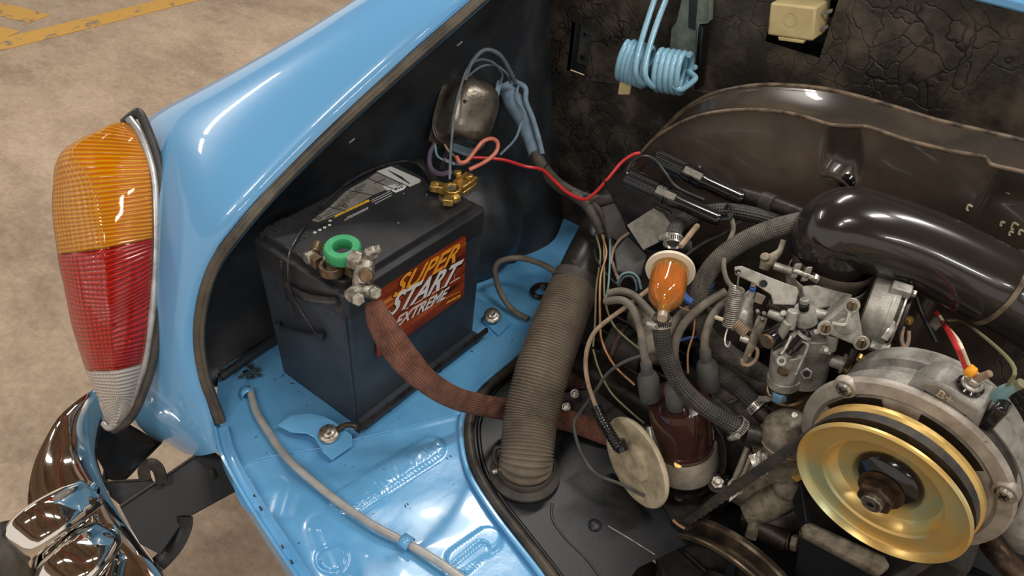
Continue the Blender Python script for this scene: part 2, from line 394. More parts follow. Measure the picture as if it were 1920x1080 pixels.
def tag(o, label=None, cat=None, group=None, kind=None):
    if label: o['label'] = label
    if cat: o['category'] = cat
    if group: o['group'] = group
    if kind: o['kind'] = kind
    return o
def thing(name, label, cat, loc, group=None):
    o = bpy.data.objects.new(name, None); o.empty_display_size = .02; COL.objects.link(o); o.location = loc
    ORG[o.name] = V(loc); return tag(o, label, cat, group)
def wire(name, label, cat, pts, r, m, group=None, n=8, sub=6, **k):
    return tag(MB().tube(P(pts), r, n=n, sub=sub, **k).build(name, m), label, cat, group)
def text_mb(body, p0, X, Y, depth=.0003, shear=0, off=0, mb=None):
    """lettering filling the parallelogram p0, p0+X, p0+Y"""
    c = bpy.data.curves.new('lettering', 'FONT'); c.body = body; c.size = 1; c.shear = shear; c.offset = off; c.resolution_u = 3; c.fill_mode = 'BOTH'
    c.extrude = .01
    o = bpy.data.objects.new('lettering', c); COL.objects.link(o)
    dg = bpy.context.evaluated_depsgraph_get(); dg.update()
    me = bpy.data.meshes.new_from_object(o.evaluated_get(dg))
    bpy.data.objects.remove(o); bpy.data.curves.remove(c)
    xs = [v.co.x for v in me.vertices]; ys = [v.co.y for v in me.vertices]
    x0, x1, y0, y1 = min(xs), max(xs), min(ys), max(ys)
    p0, X, Y = V(p0), V(X), V(Y); Nn = X.cross(Y).normalized()
    mb = mb or MB()
    vs = mb.vs([p0 + X * ((v.co.x - x0) / (x1 - x0)) + Y * ((v.co.y - y0) / (y1 - y0)) + Nn * (depth * (.5 + 50 * v.co.z)) for v in me.vertices])
    for f in me.polygons: mb.face([vs[i] for i in f.vertices])
    bpy.data.meshes.remove(me)
    return mb
def bolt(parent, px, py, t, r, ax, name='bolt', m='bolt_steel', h=None, washer=True, kind='hex'):
    p = at(px, py, t); ax = V(ax).normalized(); h = h or r * 1.0
    mb = MB()
    if washer: mb.cyl(p - ax * r * .3, p + ax * r * .1, r * 1.5, n=18)
    if kind == 'hex': mb.hexa(p, p + ax * h, r)
    else: mb.lathe(p, ax, [(r, 0), (r, h * .5), (r * .8, h * .8), (0, h)], 18)
    return mb.build(name, m, parent, bevel=r * .06)
UP = V((0, 0, 1)); YF = V((0, 1, 0)); XR = V((1, 0, 0))
# ================================================================== SETTING
GZ = -.50
fl = MB(); fl.bx(-9, 5, -5, 9, GZ - .1, GZ)
o = fl.build('floor', 'garage_concrete'); o['kind'] = 'structure'
def stripe(name, a, b, w0):
    a, b = onz(*a, GZ), onz(*b, GZ); t = (b - a).normalized(); s = V((-t.y, t.x, 0)) * w0
    mb = MB(); mb.prism([a - s, b - s, b + s, a + s], (0, 0, .002)); o = mb.build(name, 'worn_yellow'); o['kind'] = 'structure'
    o['label'] = 'worn yellow parking line painted on the concrete'
stripe('trim_1', (-30, 92), (370, -8), .055)
stripe('trim_2', (-60, 2), (75, 36), .055)
stripe('trim_3', (-60, 50), (18, 68), .055)

cl = MB(); cl.bx(-6, 5, -5, 7, 2.1, 2.2); o = cl.build('ceiling', 'concrete_ceiling'); o['kind'] = 'structure'
for k in range(5):
    bm_ = MB(); bm_.bx(-6, 5, -3.4 + k * 1.9, -3.15 + k * 1.9, 1.9, 2.1); o = bm_.build('trim_%d' % (4 + k), 'concrete_ceiling'); o['kind'] = 'structure'
tag(MB().tube([V((-6, -1.2, 1.8)), V((5, .2, 1.8))], .05, n=12).build('sprinkler_pipe', 'red_pipe_paint'), 'red sprinkler pipe under the garage ceiling', 'pipe')

# ================================================================== CAR BODY
body = thing('car_body', 'light blue car rear corner with open black engine bay and blue side tray', 'car', (0, 0, -.2))
LIP = [(418, 840, 1.075), (412, 790, 1.075), (386, 720, 1.05), (372, 650, 1.03), (376, 580, 1.01), (400, 500, .99), (450, 430, .975), (520, 350, .985), (620, 250, 1.0), (740, 140, 1.0), (900, 0, 1.0), (1000, -88, 1.05), (1080, -190, (onp(1080, -190, 1, .618) - CAM).dot(CD))]
lipc, _ = catmull(P(LIP), 6)
# fender: rows from the opening lip over the crest and down the outside
FEN = [
 [(418,846,1.075),(405,848,1.07),(390,852,1.08),(372,856,1.10),(340,850,1.14),(320,840,1.2)],
 [(403,800,1.072),(392,805,1.066),(365,815,1.07),(325,820,1.10),(285,812,1.14),(250,800,1.2)],
 [(378,725,1.047),(362,732,1.04),(335,745,1.045),(290,755,1.07),(240,770,1.12),(215,760,1.2)],
 [(363,652,1.027),(347,657,1.02),(325,662,1.02),(285,668,1.04),(245,680,1.09),(215,680,1.18)],
 [(366,578,1.007),(350,575,.998),(330,570,.998),(290,570,1.02),(250,570,1.07),(215,570,1.17)],
 [(390,495,.987),(374,486,.978),(345,468,.982),(300,440,1.01),(255,440,1.06),(215,460,1.17)],
 [(440,424,.972),(425,412,.963),(385,375,.972),(325,320,1.01),(262,300,1.06),(225,330,1.17)],
 [(510,343,.982),(496,330,.973),(440,280,.985),(365,230,1.02),(268,216,1.07),(230,240,1.19)],
 [(611,242,.997),(598,228,.988),(540,175,1.0),(460,140,1.035),(330,182,1.10),(290,220,1.22)],
 [(731,132,.997),(718,118,.988),(660,75,1.0),(580,55,1.04),(450,124,1.13),(410,160,1.26)],
 [(891,-8,.997),(876,-22,.988),(810,-50,1.0),(730,-50,1.05),(580,58,1.16),(540,90,1.3)],
 [(991,-97,1.027),(978,-110,1.018),(920,-135,1.03),(850,-140,1.08),(700,0,1.2),(660,30,1.35)],
 [(1111,-200,1.1),(1098,-212,1.09),(1040,-240,1.1),(980,-240,1.15),(830,-60,1.27),(790,-30,1.42)],
]
mb = MB(); mb.grid([P(r) for r in FEN]); fe = mb.build('fender', 'blue_paint', body, sub=3, angle=80)
# rolled channel carrying the lid rubber
mb = MB(); rows = []
for i, p in enumerate(lipc):
    tg = (lipc[min(i + 1, len(lipc) - 1)] - lipc[max(i - 1, 0)]).normalized(); vw = (CAM - p).normalized()
    sd = tg.cross(vw).normalized()
    rows.append([p - sd * .0085 - vw * .001, p - sd * .008 + vw * .001, p - sd * .006 - vw * .004, p + sd * .006 - vw * .004, p + sd * .008 + vw * .001, p + sd * .0085 - vw * .012])
mb.grid(rows); mb.build('opening_flange', 'blue_paint', body, solid=.0012)
mb = MB(); mb.tube([p - (CAM - p).normalized() * .001 for p in lipc[6:]][::3], .0075, n=12, sub=3)
mb.tube([p + CR * .005 + (CAM - p).normalized() * .004 for p in lipc[6:]][::3], .0032, n=10, sub=3)
mb.build('lid_seal', 'lid_rubber', body)
# inner side wall
BASE = [(-.222, -.06), (-.226, .03), (-.222, .13), (-.21, .22), (-.175, .31), (-.12, .385), (-.085, .45), (-.065, .54), (onp(1052, 450, 1, .62).x, .62)]
bc, _ = catmull([V((x, y, 0)) for x, y in BASE], 8)
rows = []; K = 44
def samp(l, s):
    k = s * (len(l) - 1); a = min(int(k), len(l) - 2); return l[a].lerp(l[a + 1], k - a)
top = lipc[3:]
for i in range(K + 1):
    s = i / K; a = samp(top, s ** .9); b = samp(bc, s); b = V((b.x, b.y, -.02))
    r = []
    for j in range(9):
        v = j / 8; p = a.lerp(b, v)
        k_ = math.sin(math.pi * v ** .6) if v > 0 else 0
        p += V((-.055 - .02 * (1 - s), .035 * s, 0)) * k_
        if j == 0: p += (a - CAM).normalized() * .006
        r.append(p)
    rows.append(r)
mb = MB(); mb.grid(rows); mb.build('inner_side_panel', 'black_paint', body, sub=1, angle=80)
# firewall with slot recess
FY = .62
def fw(px, py): return ony(px, py, FY)
slot = [fw(1077, 42), fw(1110, 46), fw(1106, 148), fw(1076, 150)]
rec = [fw(1441, 0), fw(1572, 0), fw(1556, 88), fw(1436, 72)]
fx0, fx1, fz0, fz1 = -.30, .95, -.06, .70
def rectholes(mb, y, holes, x0, x1, z0, z1):
    # strips between rectangular openings (holes sorted along x)
    x = x0
    for (a, b, c, d_) in holes:
        for (p, q, r_, s_) in ((x, a, z0, z1), (a, b, z0, c), (a, b, d_, z1)):
            if q > p and s_ > r_: mb.prism([(p, y, r_), (q, y, r_), (q, y, s_), (p, y, s_)], (0, .004, 0))
        x = b
    mb.prism([(x, y, z0), (x1, y, z0), (x1, y, z1), (x, y, z1)], (0, .004, 0))
H1 = (slot[0].x, slot[1].x, slot[2].z, slot[0].z); H2 = (rec[3].x, rec[1].x, rec[3].z - .004, rec[1].z + .004)
mb = MB(); rectholes(mb, FY, [H1, H2], fx0, fx1, fz0, fz1); mb.build('firewall', 'firewall', body)
mb = MB(); a, b, c, d_ = H1; mb.bx(a - .002, b + .002, FY + .012, FY + .016, c - .002, d_ + .002); mb.bx(a - .004, a, FY, FY + .016, c, d_); mb.bx(b, b + .002, FY - .004, FY + .016, c, d_)
mb.build('slot_recess', 'black_paint', body)
mb = MB(); mb.bx(a + .012, b - .001, FY + .003, FY + .006, c + .018, d_ - .001)
mb.build('slot_plate', 'boot_rubber', body, bevel=.0006)
for z in (c + .03, d_ - .014):
    m2 = MB(); m2.lathe((a + .022, FY + .003, z), (0, -1, 0), [(.006, 0), (.006, .0015), (.003, .002), (.0025, -.002)], 16); m2.build('slot_hole', 'black_paint', body)
a, b, c, d_ = H2
mb = MB(); mb.bx(a - .002, b + .002, FY + .05, FY + .054, c - .002, d_ + .002)
for q in ((a - .003, a, c, d_), (b, b + .003, c, d_)): mb.bx(q[0], q[1], FY + .002, FY + .05, q[2], q[3])
mb.bx(a, b, FY + .002, FY + .05, c - .003, c); mb.bx(a, b, FY + .002, FY + .05, d_, d_ + .003)
mb.build('relay_recess', 'gloss_black', body)
# blue sill above the firewall
pz = ony(1900, 6, .60)
mb = MB(); mb.bx(.40, .95, .57, .625, pz.z, pz.z + .012); mb.build('upper_sill', 'blue_paint', body, bevel=.003)
# corner stiffener between side wall and firewall
# raised step below the crackled area
mb = MB(); mb.tube([fw(1110, 150), fw(1170, 158), fw(1240, 166), fw(1420, 180)], .0025, n=8); mb.build('firewall_crease', 'firewall', body)
# wheelhouse bulge behind battery
mb = MB(); mb.ball(V((-.165, .40, .07)), .11, 32); ob = mb.build('wheelhouse_bulge', 'black_paint', body, angle=180)
# tray
L_ = [V((x, y, 0)) for x, y in BASE][::-1] + [onz(*p) for p in [(436, 905), (482, 974), (528, 1038), (560, 1090), (600, 1150), (650, 1230)]]
R_ = [V((.0, .66, 0))] + [onz(*p) for p in [(1085, 455), (1070, 500), (1045, 560), (1010, 610), (973, 664), (900, 725), (868, 778), (864, 823), (876, 884), (908, 941), (949, 998), (1010, 1076), (1060, 1150), (1110, 1210)]]
Lc, _ = catmull(L_, 8); Rc, _ = catmull(R_, 8)
def seg_d(p, a, b):
    ab = b - a; t = max(0, min(1, (p - a).dot(ab) / ab.length_squared)); q = a + ab * t
    return (p - q).length, ab.x * (p.y - a.y) - ab.y * (p.x - a.x)
def sm(x, a, b):
    t = max(0, min(1, (x - a) / (b - a))); return t * t * (3 - 2 * t)
cr = [onz(440, 890), onz(480, 862), onz(620, 835), onz(850, 778)]
pads = [(onz(650, 935), onz(808, 836), .026, .0035), (onz(862, 1046), onz(915, 1008), .022, .005), (onz(845, 1078), onz(905, 1028), .012, -.004)]
emb = onz(622, 1041)
def tz(p):
    z = 0
    # step along the crease: the part nearer the bumper lies lower
    dm = 9; sg = 1
    for a, b in zip(cr[:-1], cr[1:]):
        dd, s_ = seg_d(p, a, b)
        if dd < dm: dm = dd; sg = s_
    low = sg < 0
    z -= .004 * (sm(dm, 0, .012) if low else 0)
    for a, b, w_, h in pads:
        dd, _s = seg_d(p, a, b); q_ = 1 - sm(dd, w_ * .66, w_ * .8); z += h * q_ + (q_ * .0007 if w_ == .026 else 0) * math.sin(p.x * 520 + 3 * math.sin(p.y * 300)) * math.sin(p.y * 470 + 2 * math.sin(p.x * 260))
    dd = (p - emb).length; z += .0025 * (1 - sm(dd, .0145, .017)) - .002 * math.exp(-((dd - .018) / .002) ** 2)
    # shallow dented valleys
    for a, b, h in ((onz(545, 905), onz(530, 960), .004), (onz(600, 985), onz(640, 1075), .005), (onz(470, 905), onz(560, 880), .003), (onz(700, 925), onz(590, 850), .002)):
        dd, _s = seg_d(p, a, b); z -= h * math.exp(-(dd / .012) ** 2)
    z += .0003 * math.sin(p.x * 75 + 1) * math.sin(p.y * 60)
    return z
rows = []; NU = 170; NV = 300
for i in range(NV + 1):
    a, b = samp(Lc, i / NV), samp(Rc, i / NV)
    r = []
    for j in range(NU + 1):
        p = a.lerp(b, j / NU); p.z = tz(p); r.append(p)
    rows.append(r)
mb = MB(); mb.grid(rows); mb.build('side_tray', 'blue_tray', body, angle=80, doubles=False)
mb = MB(); mb.tube([V((p.x, p.y, tz(p) + .0004)) for p in catmull(cr, 8)[0]], .0016, n=8, sub=1); mb.build('weld_seam', 'blue_tray', body)
mb = MB(); mb.tube([V((p.x, p.y, tz(p) + .0002)) for p in catmull([onz(*q) for q in [(665, 975), (690, 955), (760, 905), (826, 862)]], 6)[0]], .0010, n=6, sub=1); mb.build('pressed_edge', 'blue_tray', body)
for k, (px, py) in enumerate([(648, 868), (660, 872), (838, 856), (845, 852), (764, 942), (768, 950), (760, 946), (720, 880), (548, 720), (560, 735), (590, 742), (604, 748), (630, 760), (530, 705), (515, 712), (575, 760), (850, 905), (700, 960), (560, 1015), (480, 820), (500, 850), (736, 700), (960, 640), (885, 660)]):
    p = onz(px, py); p.z = tz(p) + .0006; a_ = random.uniform(0, 6.28); r_ = random.uniform(.0008, .0035); u_ = V((math.cos(a_), math.sin(a_), 0)); v_ = V((-u_.y, u_.x, 0))
    m2 = MB(); m2.prism([p - u_ * r_, p + v_ * r_ * .25, p + u_ * r_, p - v_ * r_ * .3], (0, 0, .0005)); m2.build('dirt_fleck', 'paint_chip', body)
# flange along the outer edge of the tray (bumper side)
fo = [onz(*p, .008) for p in [(400, 800), (412, 850), (440, 905), (478, 968), (520, 1032), (560, 1090), (610, 1160)]]
fi = [onz(*p, .010) for p in [(426, 796), (440, 845), (468, 899), (506, 960), (548, 1022), (590, 1084), (640, 1150)]]
rows = []
foc, _ = catmull(fo, 6); fic, _ = catmull(fi, 6)
for a, b in zip(foc, fic):
    rows.append([a - UP * .03, a - UP * .004, a, a.lerp(b, .18) + UP * .001, a.lerp(b, .32) - UP * .004, a.lerp(b, .85) - UP * .0035, b, b + (b - a) * .06 - UP * .002, b + (b - a) * .1 - UP * .03])
mb = MB(); mb.grid(rows); mb.build('tray_flange', 'blue_tray', body, angle=50)
mb = MB()
for (px, py, l) in ((487, 950, 9), (528, 1022, 7), (545, 1050, 8), (476, 928, 4)):
    p = onz(px, py, .012); mb.tube([p, p + (foc[-1] - foc[0]).normalized() * l * .0007], .0012, n=6)
mb.build('rust_spot', 'rust_metal', body)
# raised rim carrying the engine-tin seal
rimc = [V((p.x, p.y, .004)) for p in Rc]
mb = MB(); mb.tube(rimc[::4], .0035, n=8, sub=2); mb.build('tray_rim', 'blue_tray', body)
mb = MB(); rows = []
for i, p in enumerate(rimc):
    tg = (rimc[min(i + 1, len(rimc) - 1)] - rimc[max(i - 1, 0)]).normalized(); n_ = V((-tg.y, tg.x, 0))
    rows.append([p, p + n_ * .004 - UP * .006, p + n_ * .004 - UP * .04])
mb.grid(rows); mb.build('rim_drop', 'blue_tray', body)
# clamp bracket near (twisted blue plate) for the hold-down screw
mb = MB()
poly = [(519,797),(545,778),(580,774),(608,780),(625,790),(660,815),(661,835),(622,862),(605,845),(590,820),(575,812),(545,810)]
h = [.012, .016, .018, .016, .020, .012, .004, .004, .012, .016, .018, .014]
ps = [onz(x, y, z) for (x, y), z in zip(poly, h)]
mb.prism(ps, (0, 0, -.0025)); mb.build('hold_down_bracket', 'blue_tray', body, bevel=.0012)
mb = MB(); mb.prism([onz(*p, .005) for p in [(905, 600), (925, 583), (958, 606), (935, 628)]], (0, 0, -.004)); mb.build('hold_down_bracket', 'blue_tray', body, bevel=.001)
# small tabs that hold the grey pipe
for (px, py) in ((463, 736), (762, 1016)):
    p = onz(px, py, .008); tdir = (onz(px + 20, py + (34 if px < 600 else 12), .008) - p).normalized(); s_ = tdir.cross(UP)
    rows = []
    for k in range(9):
        a_ = math.pi * (k / 8) * 1.15 - .2; q = p + s_ * math.cos(a_) * .0085 + UP * (math.sin(a_) * .008 - .001)
        rows.append([q - tdir * .0065, q + tdir * .0065])
    mb = MB(); mb.grid(rows); mb.build('pipe_clip', 'blue_tray', body, solid=.0014)
# grime flakes at the wall foot
mb = MB()
for k in range(26):
    p = onz(random.uniform(415, 490), random.uniform(685, 712), .004); r_ = random.uniform(.003, .009)
    mb.prism([p + V((random.uniform(-r_, r_), random.uniform(-r_, r_), random.uniform(0, .006))) for _ in range(4)], (0, 0, .001))
tag(mb.build('tar_flake', 'paint_chip', body), kind='stuff')
# tall black sealing lip visible at wall foot
mb = MB(); mb.tube([V((x + .006, y, .006)) for x, y in BASE[0:7]], .007, n=8); mb.build('wall_foot_sealer', 'black_paint', body)
# old paint flecks on the inner wall
mb = MB()
for px, py in ((862, 82), (660, 264)):
    p = at(px, py, 1.01); d2 = (at(px + 10, py - 8, 1.01) - p)
    mb.tube([p - d2 * .5, p + d2 * .5], .0012, n=6)
mb.build('paint_fleck', 'slate_wire', body)

# ================================================================== ENGINE TIN
tin = thing('engine_tin', 'black sheet metal engine tin beside the blue tray', 'engine cover', (.3, .15, -.03))
inner = [V((p.x, p.y, -.006)) for p in rimc]
tp = []
for i, p in enumerate(inner):
    tg = (inner[min(i + 1, len(inner) - 1)] - inner[max(i - 1, 0)]).normalized(); tp.append(p + V((-tg.y, tg.x, 0)) * .010)
tp = tp[::3]
rows = []; RP = [V((.9, .61, -.006)), V((.9, .4, -.006)), V((.62, .18, -.006)), V((.44, .17, -.006)), V((.40, .08, -.006)), V((.40, -.06, -.006)), V((.40, -.22, -.006))]
for i in range(61):
    a = samp([V((p.x, p.y, -.006)) for p in tp], i / 60); b = samp(RP, i / 60); rows.append([a.lerp(b, k / 6) for k in range(7)])
mb = MB(); mb.grid(rows); mb.build('tin_plate', 'tin_black', tin)
poly = [V((p.x, p.y, -.006)) for p in tp] + [V((.41, -.20, -.006)), V((.385, .02, -.006)), V((.41, .165, -.006)), V((.9, .19, -.006)), V((.9, .61, -.006)), V((.02, .61, -.006))]
def ztube(name, pts, r, m, z, par, **k):
    m2 = MB(); m2.tube([onz(x, y, z) for x, y in pts], r, **k); return m2.build(name, m, par)
SEAL = [(1075, 520), (1055, 570), (1018, 622), (984, 668), (912, 730), (884, 780), (880, 823), (892, 880), (923, 935), (965, 990), (1027, 1070), (1075, 1140)]
ztube('tin_seal', SEAL, .0075, 'rubber', .002, tin, n=12)
ztube('tin_bead', [(x + 18, y + 2) for x, y in SEAL[3:]], .0035, 'tin_black', -.006, tin, n=10)
ztube('pressed_line', [(1035, 945), (1036, 975), (1060, 1010), (1100, 1050), (1130, 1090)], .0022, 'tin_black', -.007, tin, n=8)
ztube('scratch', [(1140, 986), (1180, 1010), (1228, 1040)], .0007, 'steel', -.0058, tin, n=5)
mb = MB(); p = onz(1115, 985, -.006); mb.lathe(p, UP, [(.0085, 0), (.0085, .002), (.006, .004), (.0001, .0048)], 20); mb.build('tin_screw', 'tin_black', tin)
mb = MB(); p = onz(1272, 935, -.006); mb.lathe(p, UP, [(.007, 0), (.006, .004), (.0001, .005)], 16); mb.build('tin_screw', 'alu_dirty', tin)
mb = MB(); mb.prism([onz(*p, -.003) for p in [(1225, 915), (1330, 905), (1370, 940), (1352, 960), (1290, 995), (1262, 980)]], (0, 0, -.003)); mb.build('cover_flap', 'dark_metal', tin, bevel=.001)
ztube('copper_edge', [(1262, 975), (1272, 984), (1284, 991)], .0018, 'copper_wire', .002, tin, n=6)
# dark rear section of tin in front of crank pulley
mb = MB(); mb.prism([V((.40, .17, -.01)), V((.95, .20, -.01)), V((.95, .20, -.4)), V((.40, .17, -.4))], (0, .004, 0)); mb.build('rear_drop_panel', 'dark_engine', tin)
mb = MB(); mb.prism([V((.2, -.3, -.16)), V((1.0, -.3, -.16)), V((1.0, .2, -.16)), V((.2, .2, -.16))], (0, 0, -.004)); mb.build('lower_tin', 'dark_engine', tin)

# ================================================================== TAIL LIGHT
tl = thing('tail_light', 'tall amber, red and clear tail light on the blue fender', 'tail light', at(230, 780, 1.05))
LEFT = [(238,232),(200,246),(115,292),(101,350),(100,400),(106,453),(113,500),(123,544),(135,605),(149,653),(162,693),(178,728),(198,785),(212,799)]
RID = [(238,232),(210,240),(140,280),(172,338),(184,395),(191,440),(198,497),(203,560),(207,602),(212,655),(215,694),(222,735),(224,760),(214,799)]
RIG = [(238,232),(256,252),(272,284),(281,330),(284,380),(285,430),(284,466),(282,520),(279,567),(272,640),(265,682),(254,728),(235,780),(214,799)]
TR = [1.03,1.03,1.028,1.022,1.018,1.015,1.014,1.016,1.02,1.024,1.03,1.036,1.046,1.05]
TRI = [1.028,1.015,1.0,.985,.978,.974,.972,.974,.978,.985,.992,1.008,1.03,1.048]
TLF = [1.03,1.03,1.03,1.028,1.024,1.022,1.022,1.024,1.028,1.034,1.04,1.046,1.05,1.052]
def dense(l, t, n=6): return catmull([at(x, y, z) for (x, y), z in zip(l, t)], n)
Lc2, _ = dense(LEFT, TLF); Ic2, _ = dense(RID, TRI); Rc2, _ = dense(RIG, TR)
def lensrow(i, dp=0):
    a, m_, b = Lc2[i], Ic2[i], Rc2[i]; r = []
    away = CD * dp
    for k in range(9): v = k / 8; p = a.lerp(m_, v) + (a.lerp(m_, v) - (a + b) / 2).normalized() * .006 * math.sin(math.pi * v); r.append(p + away)
    for k in range(1, 13): v = k / 12; p = m_.lerp(b, v) + (m_ - (a + b) / 2).normalized() * .006 * math.sin(math.pi * v); r.append(p + away)
    return r
NL = len(Lc2)
for nm, i0, i1, m_ in (('amber_lens', 0, 5 * 6 + 3, 'amber_lens'), ('red_lens', 5 * 6 + 3, 10 * 6, 'red_lens'), ('clear_lens', 10 * 6, NL - 1, 'clear_lens')):
    mb = MB(); mb.grid([lensrow(i) for i in range(i0, i1 + 1)], uvf=[i / 78 for i in range(i0, i1 + 1)]); ob = mb.build(nm, m_, tl, angle=50, solid=.0025)
    if nm == 'red_lens':
        # square reflex reflector moulded into the red lens
        m2 = MB(); m2.tube([Lc2[49].lerp(Ic2[49], .25), Ic2[49].lerp(Ic2[49], 0), Ic2[49].lerp(Rc2[49], .12)], .0012, n=6)
        m2.tube([Ic2[49].lerp(Rc2[49], .12), Ic2[60].lerp(Rc2[60], .5)], .0012, n=6); m2.build('moulded_line', 'red_lens', ob)
        m2 = MB(); m2.tube([Ic2[49], Ic2[60]], .001, n=6); m2.build('moulded_line', 'red_lens', ob)
for j, i in enumerate((33, 60)):
    mb = MB(); mb.tube([p - CD * .0005 for p in lensrow(i)[1:-1:2]], .0011, n=6, sub=3); mb.build('lens_joint', 'red_lens', tl)
mb = MB(); mb.grid([[(lambda a, m_, b, v: (a.lerp(m_, v * 2) if v < .5 else m_.lerp(b, v * 2 - 1)).lerp((a + b) / 2, .6) + CD * .012)(Lc2[i], Ic2[i], Rc2[i], v / 8) for v in range(9)] for i in range(2, NL - 2, 3)])
mb.build('reflector', 'reflector', tl, angle=60)
mb = MB(); mb.ball(at(205, 385, 1.01), .014, 16); mb.ball(at(245, 430, 1.02), .010, 12); mb.build('bulb', 'reflector', tl)
BEZ = [(247,222),(268,252),(287,303),(295,350),(297,401),(298,460),(296,516),(291,580),(284,630),(276,680),(264,717),(252,752),(235,780),(212,801),(200,792)]
BT = [1.034,1.032,1.03,1.027,1.024,1.022,1.022,1.024,1.028,1.033,1.038,1.044,1.05,1.054,1.056]
mb = MB(); mb.tube([at(x - 5, y, t) for (x, y), t in zip(BEZ, BT)], .0052, n=10, flat=(1, 1.1)); mb.build('bezel', 'silver_strip', tl)
GAS = [(232,231),(250,216),(264,216),(290,280),(303,340),(306,401),(306,460),(303,530),(298,600),(291,650),(282,695),(270,730),(256,765),(238,790),(212,806)]
mb = MB(); mb.tube([at(x, y, t + .006) for (x, y), t in zip(GAS, [1.036] + BT)], .0062, n=12); mb.build('gasket', 'gasket', tl)

# ================================================================== BUMPER
bp_ = thing('bumper', 'chrome rear bumper with upright guard below the tail light', 'bumper', at(150, 1000, 1.1))
OUT = [(196,722,1.16),(172,733,1.14),(140,755,1.125),(110,783,1.11),(84,825,1.10),(64,870,1.09),(54,915,1.08),(54,960,1.07),(80,1020,1.05),(130,1080,1.03),(200,1160,1.0)]
INN = [(215,755,1.18),(196,778,1.165),(184,800,1.15),(178,825,1.14),(176,850,1.13),(182,878,1.12),(198,920,1.105),(222,962,1.09),(262,1020,1.065),(306,1080,1.04),(360,1160,1.0)]
oc, _ = catmull(P(OUT), 6); ic, _ = catmull(P(INN), 6); rows = []
for a, b in zip(oc, ic):
    n_ = (CAM - a).normalized(); sd = (b - a); r = []
    r.append(a + CD * .012 + sd * .04); r.append(a + CD * .004 + sd * .004); r.append(a + sd * .02 - CD * .002)
    for k in range(1, 10):
        v = k / 10; r.append(a.lerp(b, v) - CD * (.007 * math.sin(math.pi * v) + .003))
    r.append(b - CD * .002 - sd * .02); r.append(b); r.append(b + CD * .006 - sd * .01)
    rows.append(r)
mb = MB(); mb.grid(rows); mb.build('bumper_blade', 'chrome', bp_, angle=60, solid=.002)
# inside face of the wrapped blade end
A_ = [(176,850,1.135),(184,800,1.15),(205,785,1.165),(240,795,1.18),(270,812,1.2),(298,828,1.22)]
B_ = [(200,935,1.13),(192,900,1.14),(212,900,1.155),(235,900,1.17),(262,872,1.19),(300,832,1.225)]
mb = MB(); a_, _ = catmull(P(A_), 5); b_, _ = catmull(P(B_), 5); mb.grid([[x.lerp(y, v / 6) + CD * .015 * math.sin(math.pi * v / 6) for v in range(7)] for x, y in zip(a_, b_)])
mb.build('blade_inner_face', 'tin_black', bp_, angle=80, solid=.003)
# guard: two chromed ridges side by side and a rubber buffer
def ridge(pts, rx, n=20):
    m2 = MB(); m2.tube(P(pts), rx, n=n, sub=8, up=-CD, flat=(.7, 1), sq=3.2); return m2
ridge([(170, 928, 1.065), (160, 933, 1.045), (130, 950, 1.02), (95, 972, .995), (62, 996, .985), (44, 1022, .99), (40, 1060, 1.0), (48, 1110, 1.02)], [.006, .024, .028, .029, .029, .028, .026, .026]).build('guard_ridge', 'chrome', bp_, angle=80)
ridge([(200, 1006, 1.05), (190, 1012, 1.035), (168, 1032, 1.015), (145, 1056, 1.0), (120, 1085, .995), (115, 1130, 1.0)], [.006, .028, .033, .034, .034, .034]).build('guard_ridge', 'chrome', bp_, angle=80)
mb = MB(); mb.tube(P([(-20, 1010, .99), (10, 1045, .985), (22, 1090, .985)]), .030, n=14); mb.build('guard_rubber', 'rubber', bp_)
# bumper iron
bi = thing('bumper_bracket', 'black steel bumper bracket with loop between bumper and blue body', 'bracket', at(310, 920, 1.1))
def plate(name, pts, m, par, th, bevel=.0008, ax=None):
    ps = P(pts); n_ = ax or (ps[1] - ps[0]).cross(ps[2] - ps[0]).normalized()
    if n_.dot(CD) < 0: n_ = -n_
    m2 = MB(); m2.prism(ps, n_ * th); return m2.build(name, m, par, bevel=bevel)
plate('main_bar', [(225, 952, 1.07), (391, 838, 1.12), (470, 905, 1.13), (348, 971, 1.09), (300, 1040, 1.05), (262, 1020, 1.05)], 'tin_black', bi, .006, ax=(CD * .6 + UP * -.4).normalized())
mb = MB(); mb.tube(P([(225, 950, 1.068), (391, 838, 1.118)]), .0022, n=8); mb.build('bar_edge', 'dark_metal', bi)
plate('side_arm', [(198, 905, 1.085), (285, 900, 1.09), (290, 915, 1.092), (228, 950, 1.08), (205, 930, 1.08)], 'tin_black', bi, .006, ax=(CD * .6 + UP * -.4).normalized())
mb = MB(); mb.tube(P([(198, 904, 1.084), (285, 899, 1.089)]), .002, n=8); mb.build('arm_edge', 'dark_metal', bi)
mb = MB(); mb.tube(P([(272, 898, 1.07), (270, 880, 1.068), (283, 870, 1.068), (297, 880, 1.07), (304, 905, 1.075)]), .0058, n=8, flat=(.5, 1.5), up=CD, sub=8); mb.build('loop', 'dark_metal', bi)
mb = MB(); mb.tube(P([(346, 968, 1.085), (344, 990, 1.085), (330, 1020, 1.08), (310, 1045, 1.075), (296, 1058, 1.07)]), .010, n=8, flat=(.4, 1.2), up=-CD, sub=8); mb.build('hook', 'tin_black', bi)
mb = MB(); mb.tube(P([(395, 880, 1.11), (402, 895, 1.11)]), .004, n=8); mb.build('weld_bead', 'dark_metal', bi)

# grey nylon pipe lying across the tray
pp = [(468, 730), (480, 770), (502, 808), (535, 855), (575, 893), (640, 945), (700, 985), (762, 1018), (820, 1052), (880, 1095), (940, 1140)]
tag(MB().tube([onz(x, y, .006 if 700 < x < 800 else .008) for x, y in pp], .0052, n=12).build('fuel_pipe', 'nylon'), 'translucent grey plastic pipe curving across the blue tray', 'pipe')
